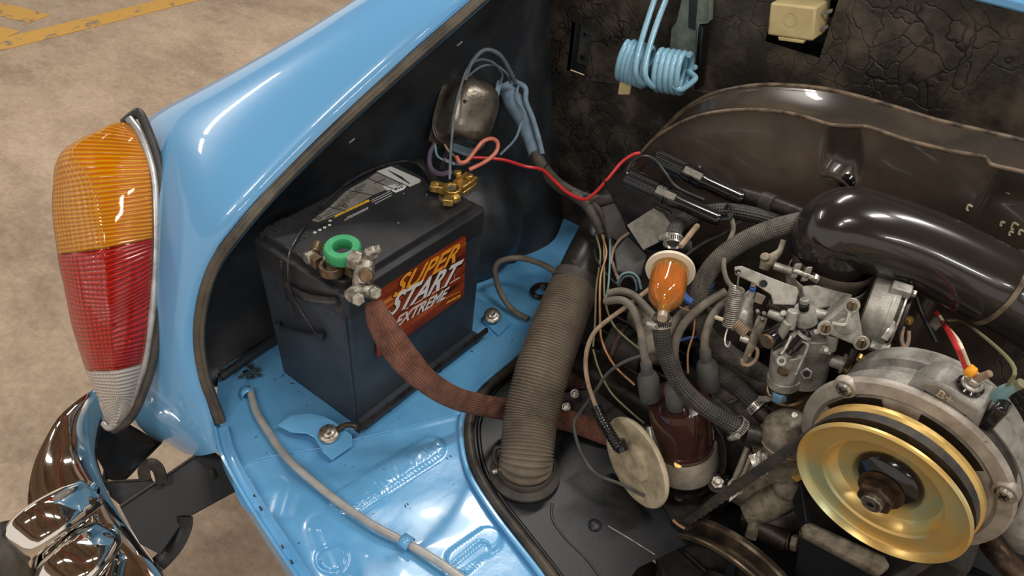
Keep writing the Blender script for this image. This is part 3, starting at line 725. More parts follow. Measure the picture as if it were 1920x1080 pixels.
# ================================================================== BATTERY
bt = thing('battery', 'large black car battery standing on the blue tray', 'battery', (-.0865, .13, 0))
def frust(mb, x0, x1, y0, y1, z0, z1, ins, r=.008):
    def ring(z, i):
        pts = []
        for cx, cy, a0 in ((x1 - r - i, y0 + r + i, -90), (x1 - r - i, y1 - r - i, 0), (x0 + r + i, y1 - r - i, 90), (x0 + r + i, y0 + r + i, 180)):
            for k in range(5):
                a = math.radians(a0 + k * 22.5); pts.append(V((cx + r * math.cos(a), cy + r * math.sin(a), z)))
        return pts
    R = mb.grid([ring(z0, ins), ring(z1, 0)], True); mb.face(R[0]); mb.face(R[1][::-1])
mb = MB(); frust(mb, -.172, -.001, .001, .259, .001, .205, .006); mb.build('case', 'battery_case', bt, bevel=.0015)
mb = MB(); frust(mb, -.173, 0, 0, .26, .203, .240, 0, .009); frust(mb, -.166, -.012, .010, .248, .238, .250, 0, .008); mb.build('lid', 'battery_lid', bt, bevel=.002)
mb = MB(); frust(mb, -.164, .007, .009, .251, .001, .014, 0, .006); mb.build('base_ledge', 'battery_case', bt, bevel=.0015)
# corner ribs of the case
mb = MB(); mb.tube([V((-.004, -.0005, .205)), V((-.009, .006, .012))], .0022, n=6); mb.build('corner_rib', 'battery_case', bt)
for y in (.055, .16, .24):
    mb = MB(); mb.bx(.0, .0085, y, y + .003, .002, .016); mb.build('ledge_rib', 'battery_case', bt, bevel=.0005)
# rope handle over the lid
TZ = .252
hp = [V(p) for p in [(-.115, -.006, .155)]] 
h3 = [onp(597, 632, 1, -.004), onp(565, 582, 1, -.006), onp(545, 545, 1, -.008), onz(540, 505, .235), onz(548, 462, TZ + .002), onz(590, 400, TZ), onz(650, 345, TZ), onz(710, 313, TZ), onz(770, 301, TZ), onz(800, 312, TZ), onz(815, 330, TZ)]
mb = MB(); mb.tube(h3, .0016, n=8); mb.build('rope_handle', 'handle_black', bt)
h4 = [onp(553, 602, 1, -.004), onp(545, 575, 1, -.005), onp(532, 540, 1, -.006), onp(527, 490, 1, -.006)]
mb = MB(); mb.tube(h4, .0013, n=8); mb.build('rope_handle', 'handle_black', bt)
mb = MB(); mb.tube([onz(770, 300, TZ + .002), onz(790, 305, TZ + .008), onz(806, 322, TZ + .006), onz(818, 345, TZ)], .008, n=10, flat=(.25, 1), up=UP); mb.build('handle_grip', 'handle_black', bt)
mb = MB(); a, b = onp(522, 613, 1, -.003), onp(602, 631, 1, -.003)
mb.tube([a, b], .0032, n=8); mb.cyl(a - UP * .004, a + UP * .008, .004, n=8); mb.cyl(b - UP * .006, b + UP * .008, .0045, n=8); mb.build('handle_bar', 'plastic_black', bt)
mb = MB(); mb.tube([onp(535, 535, 1, -.004), onp(570, 556, 1, -.006), onp(610, 565, 1, -.004), onp(632, 566, 1, -.003)], .007, n=8, flat=(1, .3), up=UP); mb.build('handle_strap', 'handle_black', bt)
# label on the side
XF = .0012
BL, TRt = onx(708, 660, XF), onx(874, 440, XF)
y0, y1, z1 = BL.y, TRt.y, TRt.z; z0 = onx(874, 552, XF).z; zl = BL.z
def fc(px, py): return onx(px, py, XF)
ycut = fc(712, 660).y
lp = [V((XF, y0, min(zl, z0))), V((XF, y1 - .006, z0)), V((XF, y1, z0 + .006)), V((XF, y1, z1 - .004)), V((XF, y1 - .004, z1)), V((XF, y0, z1))]
mb = MB(); mb.prism(lp, (-.002, 0, 0)); lab = mb.build('front_label', 'label_art', bt)
def ltext(body, bl, br, tl_, m, off=.0, shear=0, dep=.0004, nm='lettering', back=0):
    p0 = fc(*bl); X = fc(*br) - p0; Y = fc(*tl_) - p0
    p0 = p0 + V((.0003 + back, 0, 0))
    return text_mb(body, p0, X, Y, dep, shear, off).build(nm, m, lab, angle=30)
ltext('SUPER', (733, 562), (855, 494), (746, 519), 'ink_brown', .045, .25, .0002, 'lettering_shadow')
ltext('SUPER', (735, 560), (853, 491), (748, 520), 'ink_orange', .02, .25)
ltext('START', (721, 600), (854, 531), (739, 552), 'ink_brown', .045, .25, .0002, 'lettering_shadow', .0004)
ltext('START', (722, 598), (852, 528), (740, 551), 'ink_white', .022, .25, .0004, 'lettering', .0005)
ltext('EXTREME', (738, 616), (836, 558), (745, 594), 'ink_white', .012, .25)
m2 = MB()
for i in range(3):
    a_ = fc(838 + i * 9, 567 - i * 5); m2.tube([a_, fc(845 + i * 9, 563 - i * 5)], .0009, n=4)
tag(m2.build('small_print', 'ink_yellow', lab), kind='stuff')
mb = MB(); mb.tube([fc(760, 580), fc(862, 520)], .0005, n=6); mb.tube([fc(852, 524), fc(852, 508)], .0003, n=5); mb.build('flash_line', 'ink_white', lab)
m2 = MB(); 
for a, b in (((835, 560), (863, 546)), ((835, 570), (863, 556))): m2.tube([fc(*a), fc(*b)], .0004, n=4)
m2.build('frame_line', 'ink_yellow', lab)
# date sticker
YS = .0035
c0 = onp(619, 586, 1, YS); mb = MB(); mb.cyl(c0 + YF * .002, c0 - YF * .0004, .0105, n=28); ds = mb.build('date_sticker', 'label_black', bt)
a, b, c = onp(608, 589, 1, YS - .0006), onp(630, 596, 1, YS - .0006), onp(608, 579, 1, YS - .0006)
text_mb('10/21', a, b - a, c - a, .0003, 0, .02).build('lettering', 'ink_white', ds)
# stickers on the lid
def lz(px, py, h=.0006): return onz(px, py, .250 + h)
def sticker(name, m, pts, par, h=.0004):
    m2 = MB(); m2.prism([lz(x, y, h) for x, y in pts], (0, 0, -.0005)); return m2.build(name, m, par)
st = sticker('lid_sticker', 'label_grey', [(584, 413), (602, 400), (618, 388), (650, 357), (690, 335), (708, 322), (737, 313), (790, 337), (788, 342), (768, 350), (745, 346), (722, 356), (700, 365), (640, 400), (596, 416)], bt)
sticker('light_panel', 'label_light', [(706, 321), (733, 312), (788, 336), (788, 341), (768, 350)], st, .0007)
sticker('light_panel', 'label_light', [(717, 349), (750, 344), (736, 355), (725, 357)], st, .0007)
m2 = MB()
def st_line(a, b, w_=.00045, mbb=m2, h=.0010):
    mbb.tube([lz(*a, h), lz(*b, h)], w_, n=4)
for i in range(13):
    f = i / 12; st_line((728 + 2.0 * i, 319 + 1.0 * i), (750 + 1.5 * i + (i % 3), 334 + .9 * i), .0003 + .0003 * (i % 3 == 0))
for a, b in (((704, 322), (768, 351)), ((690, 334), (742, 356)), ((650, 356), (700, 366)), ((618, 388), (648, 396))): st_line(a, b, .0005)
m2.build('barcode', 'ink_dark', st)
X = lz(757, 343) - lz(745, 348); text_mb('12V', lz(745, 349, .0007), X, lz(742, 346) - lz(745, 349), .0002, 0, .01).build('lettering', 'ink_dark', st)
def small_print(a, b, n, m, par, th=.0006):
    """rows of print too small to read, as broken ink bars"""
    m3 = MB(); a, b = lz(*a), lz(*b); d3 = b - a; v = 0
    while v < .97:
        w_ = random.uniform(.04, .13); e_ = min(1, v + w_); m3.tube([a + d3 * v, a + d3 * e_], th, n=4); v = e_ + .025
    return tag(m3.build('small_print', m, par), kind='stuff')
for (px, py), wd in [((702, 344), 24), ((655, 362), 34), ((665, 354), 26), ((648, 369), 36), ((640, 376), 44), ((632, 383), 44), ((622, 391), 40), ((612, 398), 44), ((604, 406), 42), ((612, 408), 34)]:
    small_print((px, py), (px + wd * .84, py - wd * .36), 6, 'ink_dark', st)
for px, py in ((597, 409), (647, 386), (624, 372)):
    m2 = MB(); p = lz(px, py, .0007); m2.lathe(p, UP, [(.0034, 0), (.0034, .0003), (.0024, .0003), (.0024, 0)], 18, False); m2.build('ring_symbol', 'ink_dark', st)
X = lz(692, 378) - lz(629, 409); Y = lz(627, 406) - lz(629, 409)
m2 = MB(); m2.prism([lz(627, 408), lz(693, 377), lz(691, 373.5), lz(629, 404)], (0, 0, -.0004)); ys = m2.build('yellow_strip', 'ink_yellow', bt)
small_print((634, 404), (688, 378), 6, 'ink_dark', ys, .0004)
for a, b in (((650, 408), (692, 388)), ((646, 413), (690, 391)), ((696, 376), (732, 358)), ((698, 379), (735, 361)), ((703, 382), (734, 366))): small_print(a, b, 6, 'ink_white', bt, .0004)
sb = MB(); sb.prism([lz(734, 357), lz(739, 351), lz(756, 346), lz(762, 349), lz(757, 355), lz(742, 361)], (0, 0, -.0004)); sq = sb.build('code_badge', 'ink_white', bt)
text_mb('810', lz(741, 357.5, .0008), lz(757, 351.5) - lz(741, 357.5), lz(739, 353) - lz(741, 357.5), .0002, 0, .03).build('lettering', 'ink_dark', sq)
for i in range(8):
    for j in range(2):
        px, py = 619 - i * 9.2 - j * 1, 414 + i * 4.7 + j * 8
        m2 = MB(); m2.lathe(lz(px, py), UP, [(.0021, 0), (.0021, .0003), (.0009, .0003), (.0009, 0)], 14, False); m2.build('date_dot', 'ink_white' if (i < 4 and j) or i == 0 else 'ink_dark', bt)
text_mb('SUPER', lz(500, 436), lz(540, 417) - lz(500, 436), lz(497, 426) - lz(500, 436), .0004, .2, .03).build('raised_lettering', 'ink_dark', bt)
text_mb('START', lz(488, 448), lz(540, 424) - lz(488, 448), lz(485, 438) - lz(488, 448), .0004, .2, .03).build('raised_lettering', 'ink_dark', bt)
for px, py in ((757, 363), (747, 418), (800, 365)):
    m2 = MB(); p = lz(px, py); m2.ball(p, .0012, 8); m2.build('paint_fleck', 'blue_fitting', bt)

# ------------------------------------------------------------------ near terminal, green washer, clamp
tc_ = thing('battery_terminal_clamp', 'corroded lead and bronze cable clamp under the green ring', 'cable clamp', at(640, 500, .97))
T0 = .955
mb = MB(); p = onz(622, 505, .250); mb.lathe(p, UP, [(.013, 0), (.012, .003), (.0095, .006), (.0088, .018), (.0001, .018)], 24); post = mb.build('terminal_post', 'lead', tc_)
mb = MB(); c0 = onz(622, 503, .262)
mb.lathe(c0 - UP * .006, UP, [(.0098, 0), (.0145, 0), (.0145, .012), (.0098, .012), (.0098, 0)], 28, False)
mb.build('clamp_ring', 'bronze', tc_, bevel=.0008)
a, b = onz(600, 495, .262), onz(577, 478, .262)
mb = MB(); ax = (b - a).normalized(); mb.box((a + b) / 2, ax * .010, ax.cross(UP) * .006, UP * .007); mb.build('clamp_ear', 'bronze', tc_, bevel=.0012)
mb = MB(); ax2 = (onz(577, 478, .262) - onz(600, 470, .262)).normalized()
mb.hexa(onz(586, 480, .263), onz(573, 486, .263), .0085); mb.build('clamp_nut', 'lead', tc_, bevel=.0008)
mb = MB(); mb.cyl(onz(596, 458, .262), onz(590, 475, .262), .0065, n=12, bev=.001); mb.build('clamp_bolt', 'bronze', tc_)
mb = MB(); a, b = at(632, 492, .945), at(668, 514, .925); ax = (b - a).normalized(); mb.box((a + b) / 2, ax * .016, ax.cross(UP).normalized() * .006, UP * .005); mb.build('clamp_arm', 'bronze', tc_, bevel=.001)
mb = MB(); mb.hexa(at(658, 484, .915), at(682, 492, .91), .0125); mb.build('square_bolt', 'lead', tc_, bevel=.001)
mb = MB(); mb.tube(P([(694, 478, .91), (686, 495, .908), (682, 515, .906), (680, 535, .905), (684, 552, .905)]), [.007, .011, .0125, .012, .009], n=12, flat=(.75, 1), up=CD); mb.build('saddle', 'lead', tc_)
mb = MB(); mb.hexa(at(688, 478, .905), at(706, 470, .905), .0085); mb.cyl(at(700, 472, .905), at(714, 466, .905), .0055, n=12); mb.build('clamp_bolt', 'lead', tc_, bevel=.0006)
mb = MB(); mb.cyl(at(683, 512, .905), at(687, 518, .888), .008, n=16, bev=.001); mb.build('bronze_screw', 'bronze', tc_)
mb = MB(); mb.tube(P([(655, 556, .905), (672, 545, .9), (690, 545, .9), (705, 552, .905)]), .0085, n=10); mb.build('lower_saddle', 'lead', tc_)
mb = MB(); mb.hexa(at(668, 556, .905), at(672, 562, .885), .0085); mb.build('saddle_nut', 'lead', tc_, bevel=.0006)
mb = MB(); mb.hexa(at(700, 545, .905), at(705, 550, .885), .0078); mb.build('saddle_nut', 'lead', tc_, bevel=.0006)
gw = MB(); c0 = at(643, 470, .925); ax = (UP * 1 + V((.05, -.1, 0))).normalized(); pf = [(.0115, .0), (.021, 0), (.0215, .003), (.0215, .0125), (.020, .0145), (.012, .0145), (.0108, .012), (.0108, .002), (.0115, 0)]
gw.lathe(c0 - ax * .007, ax, pf, 40, False)
x_, y_ = basis(ax)
for k in range(26):
    a_ = 2 * math.pi * k / 26; q = c0 - ax * .007 + (x_ * math.cos(a_) + y_ * math.sin(a_)) * .0214; gw.cyl(q + ax * .002, q + ax * .0125, .0009, n=6)
tag(gw.build('washer_ring', 'green_felt'), 'green ribbed anti-corrosion ring on the nearer battery post', 'ring')
# far brass terminal
bc_ = thing('brass_terminal_clamp', 'gold brass cable clamp with bolts on the far battery post', 'cable clamp', onz(848, 360, .25))
mb = MB(); p = onz(843, 370, .250); mb.lathe(p, UP, [(.016, 0), (.015, .003), (.010, .004), (.009, .016), (.0001, .016)], 24); mb.build('terminal_post', 'lead', bc_)
c0 = onz(848, 358, .262); mb = MB(); mb.lathe(c0 - UP * .005, UP, [(.0085, 0), (.0135, 0), (.0135, .011), (.0085, .011), (.0085, 0)], 26, False); mb.build('clamp_ring', 'brass', bc_, bevel=.0008)
mb = MB(); a, b = c0 + V((0, 0, 0)), onz(817, 350, .262); ax = (b - a).normalized(); mb.box(a.lerp(b, .75), ax * .011, ax.cross(UP) * .0065, UP * .006); mb.build('clamp_ear', 'brass', bc_, bevel=.0015)
mb = MB(); mb.hexa(onz(823, 352, .262), onz(808, 349, .262), .0085); mb.build('clamp_nut', 'brass', bc_, bevel=.0006)
mb = MB(); a, b = c0, onz(840, 380, .262); ax = (b - a).normalized(); mb.box(a.lerp(b, .8), ax * .008, ax.cross(UP) * .007, UP * .005); mb.build('clamp_ear', 'brass', bc_, bevel=.0012)
mb = MB(); mb.hexa(onz(848, 374, .262), onz(861, 370, .262), .006); mb.build('clamp_bolt', 'brass', bc_, bevel=.0005)
mb = MB(); a, b = c0 + UP * .002, onz(876, 336, .268); ax = (b - a).normalized(); mb.box(a.lerp(b, .85), ax * .014, ax.cross(UP) * .011, UP * .003); mb.box(a.lerp(b, .85) - UP * .009, ax * .014, ax.cross(UP) * .011, UP * .003); mb.build('cable_plate', 'brass', bc_, bevel=.001)
for px, py in ((858, 328), (880, 334)):
    q = onz(px, py, .272); mb = MB(); mb.hexa(q, q + UP * .006, .006); mb.cyl(q - UP * .022, q, .003, n=10); mb.build('plate_bolt', 'brass', bc_, bevel=.0005)
# braided earth strap
SP = [(700, 565, .90), (712, 600, .90), (735, 640, .905), (765, 680, .915), (800, 715, .93), (850, 745, .97), (905, 760, 1.035), (950, 768, 1.085), (1010, 778, 1.10), (1070, 790, 1.10), (1130, 812, 1.09), (1170, 830, 1.09)]
tag(MB().tube(P(SP), [.010, .0155, .018, .0175, .015, .0145, .015, .0155, .0155, .015, .015, .013], n=24, sub=12, flat=(.28, 1), up=-CD).build('ground_strap', 'braid_copper'),
    'flat braided copper earth strap from the battery clamp to behind the ribbed hose', 'cable')
# hold-down clamp
hd = thing('battery_hold_down', 'rusty black clamp strip along the foot of the battery', 'clamp', (.01, .13, .015))
mb = MB(); mb.tube([V((.009, -.006, .017)), V((.010, .05, .018)), V((.010, .15, .018)), V((.011, .262, .018))], .0048, n=8, flat=(1.2, .8), up=UP); mb.build('clamp_strip', 'dark_metal', hd)
mb = MB(); mb.tube([onz(632, 806, .022), onz(648, 797, .022), onz(665, 798, .02), V((.009, -.006, .018))], .004, n=8); mb.build('clamp_lug', 'rust_metal', hd)
for px, py, h_ in ((616, 812, .022), (923, 590, .020)):
    q = onz(px, py, h_); n_ = (CAM - q).normalized().lerp(UP, .5).normalized()
    mb = MB(); mb.lathe(q - n_ * .006, n_, [(.013, 0), (.0132, .004), (.010, .006), (.0075, .006), (.0075, .011), (.0045, .012), (.003, .010), (.0001, .009)], 28); mb.build('hold_down_screw', 'bolt_steel', hd)

# ================================================================== REGULATOR
rg = thing('voltage_regulator', 'tarnished silver metal box hanging on the black inner wall', 'regulator', at(880, 270, 1.17))
RT = 1.13
def rbox(px, py, t, ux, uy, hx, hy, depth, nseg, sc):
    """superellipse sections stacked along the view normal of its wall"""
    pass
cx_, cy_ = 878, 206
uL = (at(cx_ - 17, cy_ + 58, RT + .0) - at(cx_, cy_, RT)).normalized()      # long axis, downwards
nrm = (CAM - at(cx_, cy_, RT)); nrm = (nrm - uL * nrm.dot(uL)).normalized()
nrm = (nrm + CR * .38 - CD*0).normalized(); nrm = (nrm - uL * nrm.dot(uL)).normalized(); uW = uL.cross(nrm)
o0 = at(cx_ + 6, cy_ + 4, RT)
def sup(h, a, b, n=40, e=3.2):
    pts = []
    for k in range(n):
        th = 2 * math.pi * k / n; c_, s_ = math.cos(th), math.sin(th)
        pts.append(o0 + uW * (a * abs(c_) ** (2 / e) * (1 if c_ > 0 else -1)) + uL * (b * abs(s_) ** (2 / e) * (1 if s_ > 0 else -1)) + nrm * h)
    return pts
mb = MB(); R = mb.grid([sup(-.030, .043, .052), sup(-.024, .044, .053), sup(-.022, .041, .050), sup(-.002, .038, .047), sup(.010, .035, .044), sup(.017, .029, .038), sup(.021, .018, .027), sup(.022, .006, .010)], True)
mb.face(R[0]); mb.face(R[-1]); mb.build('cover', 'silver_cover', rg, angle=60)
mb = MB(); mb.tube(sup(-.024, .0445, .0535)[::2], .0018, n=6, closed=True, sub=2); mb.build('cover_rim', 'silver_cover', rg)
mb = MB(); mb.box(o0 - nrm * .034, uW * .040, uL * .056, nrm * .004); mb.build('base_plate', 'dark_metal', rg, bevel=.001)
mb = MB(); q = at(868, 278, RT + .02); mb.box(q, uW * .016, uL * .010, nrm * .006); mb.build('terminal_block', 'harness_blue', rg, bevel=.002)
q = o0 + nrm * .0215 - uL * .012; a_ = q - uL * 0.002 + uW * -.012
mb = MB()
for k in range(3): mb.tube([o0 + nrm * .0212 + uW * (.010 - k * .009) + uL * .010, o0 + nrm * .0212 + uW * (.007 - k * .009) - uL * .000], .0012, n=6)
tag(mb.build('embossed_mark', 'silver_cover', rg), kind='stuff')
mb = MB(); mb.ball(o0 + nrm * .018 - uL * .006 + uW * .02, .0035, 10); mb.build('pin', 'dark_metal', rg)
wt = 'cables looping over the voltage regulator'
wire('cable', 'thick grey cable arching highest above the silver regulator box', 'cable', [(872, 150, 1.10), (884, 118, 1.10), (908, 94, 1.11), (936, 102, 1.125), (956, 132, 1.15), (966, 155, 1.175)], .0030, 'slate_wire', wt)
wire('cable', 'thin grey wire dropping across the silver regulator face to the brass clamp', 'cable', [(843, 336, 1.045), (845, 290, 1.05), (851, 220, 1.07), (862, 170, 1.09), (878, 126, 1.10), (900, 112, 1.11), (925, 118, 1.13), (942, 138, 1.15), (938, 156, 1.16)], .0019, 'slate_wire', wt)
wire('cable', 'short grey wire arching behind the regulator lead', 'cable', [(872, 148, 1.10), (900, 126, 1.12), (928, 122, 1.135), (950, 138, 1.15), (957, 155, 1.175)], .0018, 'slate_wire', wt)
# connector
cn = MB(); cn.box(at(934, 166, 1.165), (at(938, 150, 1.165) - at(931, 180, 1.165)) * .5, CR * .0042, CD * .003); tag(cn.build('spade_connector', 'harness_blue', bevel=.001), 'pale blue painted spade connector at the regulator corner', 'connector')
# harness
HB = [(950, 160, 1.2), (966, 205, 1.205), (984, 240, 1.21), (1000, 290, 1.20)]
tag(MB().tube(P([(946, 158, 1.2), (962, 190, 1.2), (980, 222, 1.2), (992, 255, 1.2), (1004, 290, 1.19)]), [.012, .0165, .013, .0105, .0105], n=14, flat=(.8, 1), up=CD).build('wiring_loom', 'harness_blue'), 'fat blue-grey oversprayed loom leaving the regulator', 'wiring')
wire('wiring_loom', 'slim blue-grey lead beside the fat loom', 'wiring', [(966, 153, 1.19), (985, 165, 1.19), (986, 190, 1.19), (998, 220, 1.19), (1010, 260, 1.185), (1017, 290, 1.18)], .0042, 'harness_blue', n=10)
wire('wiring_loom', 'thin blue lead bent down from the loom to the orange loop', 'wiring', [(972, 160, 1.185), (968, 185, 1.185), (984, 212, 1.18), (976, 235, 1.17), (965, 262, 1.16), (938, 290, 1.14)], .0020, 'harness_blue', n=8)
wire('wiring_loom', 'dark taped loom running down past the firewall corner to the fuse holders', 'wiring', [(1004, 288, 1.19), (1018, 315, 1.18), (1045, 345, 1.16), (1085, 368, 1.13), (1120, 376, 1.11), (1165, 374, 1.10)], [.0098, .0098, .0095, .009, .0085, .0085], 'harness_tape', n=12)
wire('wiring_loom', 'dark sleeve descending from the taped loom toward the ribbed hose', 'wiring', [(1075, 365, 1.125), (1100, 385, 1.11), (1118, 415, 1.10), (1128, 440, 1.09)], [.008, .0075, .007, .0055], 'harness_tape', n=12)
wire('wiring_loom', 'second dark sleeve right of the descending one', 'wiring', [(1110, 378, 1.11), (1128, 400, 1.10), (1140, 430, 1.09), (1148, 465, 1.085)], [.005, .0045, .0042, .004], 'harness_tape', n=10)
for px, py in ((1020, 318), (1093, 372)):
    c0 = at(px, py, 1.165 if px < 1050 else 1.12); axs = (at(px + 22, py + 14, 1.15) - at(px, py, 1.15)).normalized(); m2 = MB(); x_, y_ = basis(axs)
    m2.tube([c0 + (x_ * math.cos(k * math.pi / 6) + y_ * math.sin(k * math.pi / 6)) * .0125 for k in range(12)], .0011, n=6, closed=True, sub=2)
    tag(m2.build('cable_tie', 'black_wire'), 'black cable tie around the taped loom ' + ('below the blue section' if px < 1050 else 'where the red wire rises'), 'cable tie')
wire('red_wire', 'bright red wire running from the regulator along the loom to the fuse holders', 'wire', [(876, 296, 1.10), (905, 296, 1.11), (945, 300, 1.12), (985, 312, 1.14), (1016, 318, 1.14), (1040, 340, 1.125), (1065, 362, 1.11), (1095, 374, 1.09), (1115, 362, 1.08), (1140, 335, 1.07), (1165, 305, 1.065), (1185, 291, 1.06), (1200, 287, 1.06)], .0024, 'red_wire')
wire('orange_wire', 'orange-pink wire bent in a loop beside the brass clamp', 'wire', [(880, 318, 1.07), (910, 303, 1.075), (930, 285, 1.085), (933, 268, 1.09), (922, 260, 1.095), (905, 266, 1.095), (890, 284, 1.09), (875, 302, 1.08), (862, 304, 1.08), (856, 294, 1.085)], .0029, 'orange_wire', n=10)
wire('small_wire', 'thick purple-grey cable curling round behind the brass clamp', 'wire', [(846, 322, 1.07), (825, 326, 1.08), (808, 315, 1.10), (806, 290, 1.12), (815, 270, 1.14)], .0034, 'purple_wire', 'loose wires under the regulator')
wire('small_wire', 'thin teal wire below the regulator', 'wire', [(816, 272, 1.11), (820, 292, 1.10), (836, 302, 1.09), (852, 308, 1.08)], .0015, 'teal_wire', 'loose wires under the regulator')
wire('small_wire', 'short purple wire under the regulator foot', 'wire', [(832, 298, 1.09), (846, 304, 1.09), (862, 308, 1.08), (880, 304, 1.09)], .0022, 'purple_wire', 'loose wires under the regulator')
wire('small_wire', 'thin tan wire end at the regulator lower left corner', 'wire', [(834, 272, 1.12), (842, 284, 1.11), (852, 292, 1.10)], .0016, 'tan_wire', 'loose wires under the regulator')
wire('small_wire', 'black cable stub standing behind the brass clamp', 'wire', [(826, 322, 1.11), (832, 300, 1.12), (842, 280, 1.13)], .0045, 'black_wire', 'loose wires under the regulator')
plate('relay_foot', [(814, 262, 1.16), (838, 252, 1.16), (846, 268, 1.16), (822, 280, 1.16)], 'dark_metal', rg, .004)

# ================================================================== HINGE SPRING, BRACKET, RELAY
hs = thing('lid_spring', 'pale blue double coil torsion spring on the firewall', 'spring', ony(1215, 170, .56))
def coil(mb, c0, ax, R_, n, pitch, r, ph=0, dirn=1, seg=16):
    x_, y_ = basis(ax, UP); pts = []
    for k in range(int(n * seg) + 1):
        a_ = ph + dirn * 2 * math.pi * k / seg; pts.append(V(c0) + V(ax) * (pitch * k / seg) + (x_ * math.cos(a_) + y_ * math.sin(a_)) * R_)
    return pts
wr = .0042
c1 = at(1170, 112, 1.13); c2 = at(1212, 126, 1.12); c3 = at(1230, 130, 1.115); c4 = at(1282, 138, 1.10)
axs = (c2 - c1).normalized(); R0 = 36 * 1.12 / F
p1 = coil(None, c1, axs, R0, 5.6, (c2 - c1).length / 5.2, wr, 0)
axs2 = (c4 - c3).normalized()
p2 = coil(None, c3, axs2, R0, 5.5, (c4 - c3).length / 5.0, wr, math.pi)
for p_ in (p1, p2):
    mb = MB(); mb.tube(p_, wr, n=10, sub=1); mb.build('coil', 'spring_blue', hs)
mb = MB(); mb.tube(P([(1240, -40, 1.12), (1230, -10, 1.11), (1212, 45, 1.10), (1199, 90, 1.09), (1193, 118, 1.088), (1193, 140, 1.094), (1204, 157, 1.11), (1216, 156, 1.125)]), wr, n=10); mb.build('spring_arm', 'spring_blue', hs)
mb = MB(); mb.tube(P([(1262, -40, 1.12), (1252, -10, 1.11), (1233, 40, 1.095), (1217, 90, 1.085), (1210, 125, 1.08), (1211, 146, 1.085), (1224, 162, 1.10), (1236, 160, 1.115)]), wr, n=10); mb.build('spring_arm', 'spring_blue', hs)
mb = MB(); mb.tube(P([(1262, 160, 1.09), (1275, 168, 1.09), (1290, 160, 1.10), (1304, 146, 1.11), (1292, 134, 1.12), (1304, 126, 1.13)]), wr, n=10); mb.build('hook_end', 'spring_blue', hs)
mb = MB(); a = at(1172, 165, 1.14); mb.box(a, CR * .0085, UP * .010, YF * .0015); mb.build('rest_tab', 'relay_cream', hs, bevel=.0008)
hb = thing('hinge_bracket', 'grey-green primed hinge bracket right of the blue spring', 'bracket', ony(1290, 165, .60))
def yplate(name, pts, m, par, y, th, bevel=.001):
    m2 = MB(); m2.prism([ony(a_, b_, y) for a_, b_ in pts], (0, th, 0)); return m2.build(name, m, par, bevel=bevel)
yplate('bracket_plate', [(1285, -30), (1268, 40), (1258, 55), (1255, 95), (1275, 150), (1300, 168), (1304, 120), (1306, 45), (1330, 40), (1332, -30)], 'bracket_green', hb, .60, .012)
yplate('bracket_slot', [(1293, -30), (1290, 52), (1303, 58), (1311, -30)], 'black_paint', hb, .5985, .002)
mb = MB(); mb.tube([ony(a_, b_, .595) for a_, b_ in [(1332, -30), (1331, 36), (1326, 42), (1310, 44), (1307, 100), (1303, 166)]], .0018, n=8, sub=1); mb.build('bracket_edge', 'bracket_green', hb)
yplate('bracket_flange', [(1310, 48), (1318, 52), (1312, 120), (1308, 168), (1301, 168), (1305, 100)], 'gloss_black', hb, .59, .022)
ry = thing('relay', 'yellowed cream plastic relay in a firewall opening', 'relay', ony(1490, 75, .58))
RY = .585
f4 = [ony(*p, RY) for p in [(1444, 5), (1530, 14), (1524, 78), (1438, 66)]]
mb = MB(); mb.prism(f4, V((0, .055, .0))); mb.build('relay_body', 'relay_cream', ry, bevel=.003)
f5 = [ony(*p, RY) for p in [(1458, 69), (1508, 76), (1506, 82), (1460, 76)]]; mb = MB(); mb.prism(f5, V((0, .012, 0))); mb.build('relay_tab', 'relay_cream', ry, bevel=.001)
mb = MB(); c0 = ony(1483, 36, RY); mb.lathe(c0, -YF, [(.009, 0), (.009, .0006), (.008, .0006), (.008, 0)], 24, False); mb.build('moulded_ring', 'relay_cream', ry)
for a_, b_ in (((1532, 28), (1560, 20)), ((1528, 58), (1552, 50))):
    mb = MB(); mb.tube([ony(*a_, .60), ony(*b_, .62)], .003, n=6, flat=(1, .3)); mb.build('relay_pin', 'steel', ry)
# ================================================================== FAN SHROUD
fs = thing('fan_shroud', 'large black painted fan shroud arching behind the engine', 'shroud', (.45, .48, 0))
SY = .44
FE_ = [(1150, 400), (1165, 350), (1188, 308), (1225, 262), (1280, 228), (1340, 210), (1420, 205), (1500, 216), (1552, 232), (1600, 236), (1630, 238), (1700, 262), (1790, 284), (1846, 293), (1860, 308), (1920, 322), (1990, 345), (2060, 372)]
fc_, _ = catmull([ony(x, y, SY) for x, y in FE_], 6)
RE_ = [(1165, 330), (1190, 300), (1225, 262), (1275, 212), (1310, 188), (1350, 172), (1420, 160), (1490, 161), (1550, 168), (1610, 182), (1680, 202), (1750, 224), (1830, 243), (1920, 264), (2000, 285), (2060, 300)]
rc_, _ = catmull([ony(x, y, .53) for x, y in RE_], 6)
q = [ony(*p, SY) for p in [(1556, 236), (1622, 240), (1604, 322), (1540, 318)]]
rc0 = (q[0] + q[1] + q[2] + q[3]) / 4; rux = (q[1] - q[0]).normalized(); rhx = (q[1] - q[0]).length / 2; rhz = (q[0] - q[3]).length / 2
stx = ony(1852, 340, SY).x
q2 = ony(1330, 262, SY)
def facey(p):
    dx = (p - rc0).dot(rux); dz = p.z - rc0.z
    m_ = (1 - sm(abs(dx), rhx * .8, rhx * 1.05)) * (1 - sm(-dz, rhz * .8, rhz * 1.1))
    y = .012 * m_
    y += .014 * sm(p.x, stx, stx + .008)
    y -= .010 * math.exp(-((p.x - .30) / .14) ** 2 - ((p.z - .30) / .10) ** 2)
    return y
rows = []
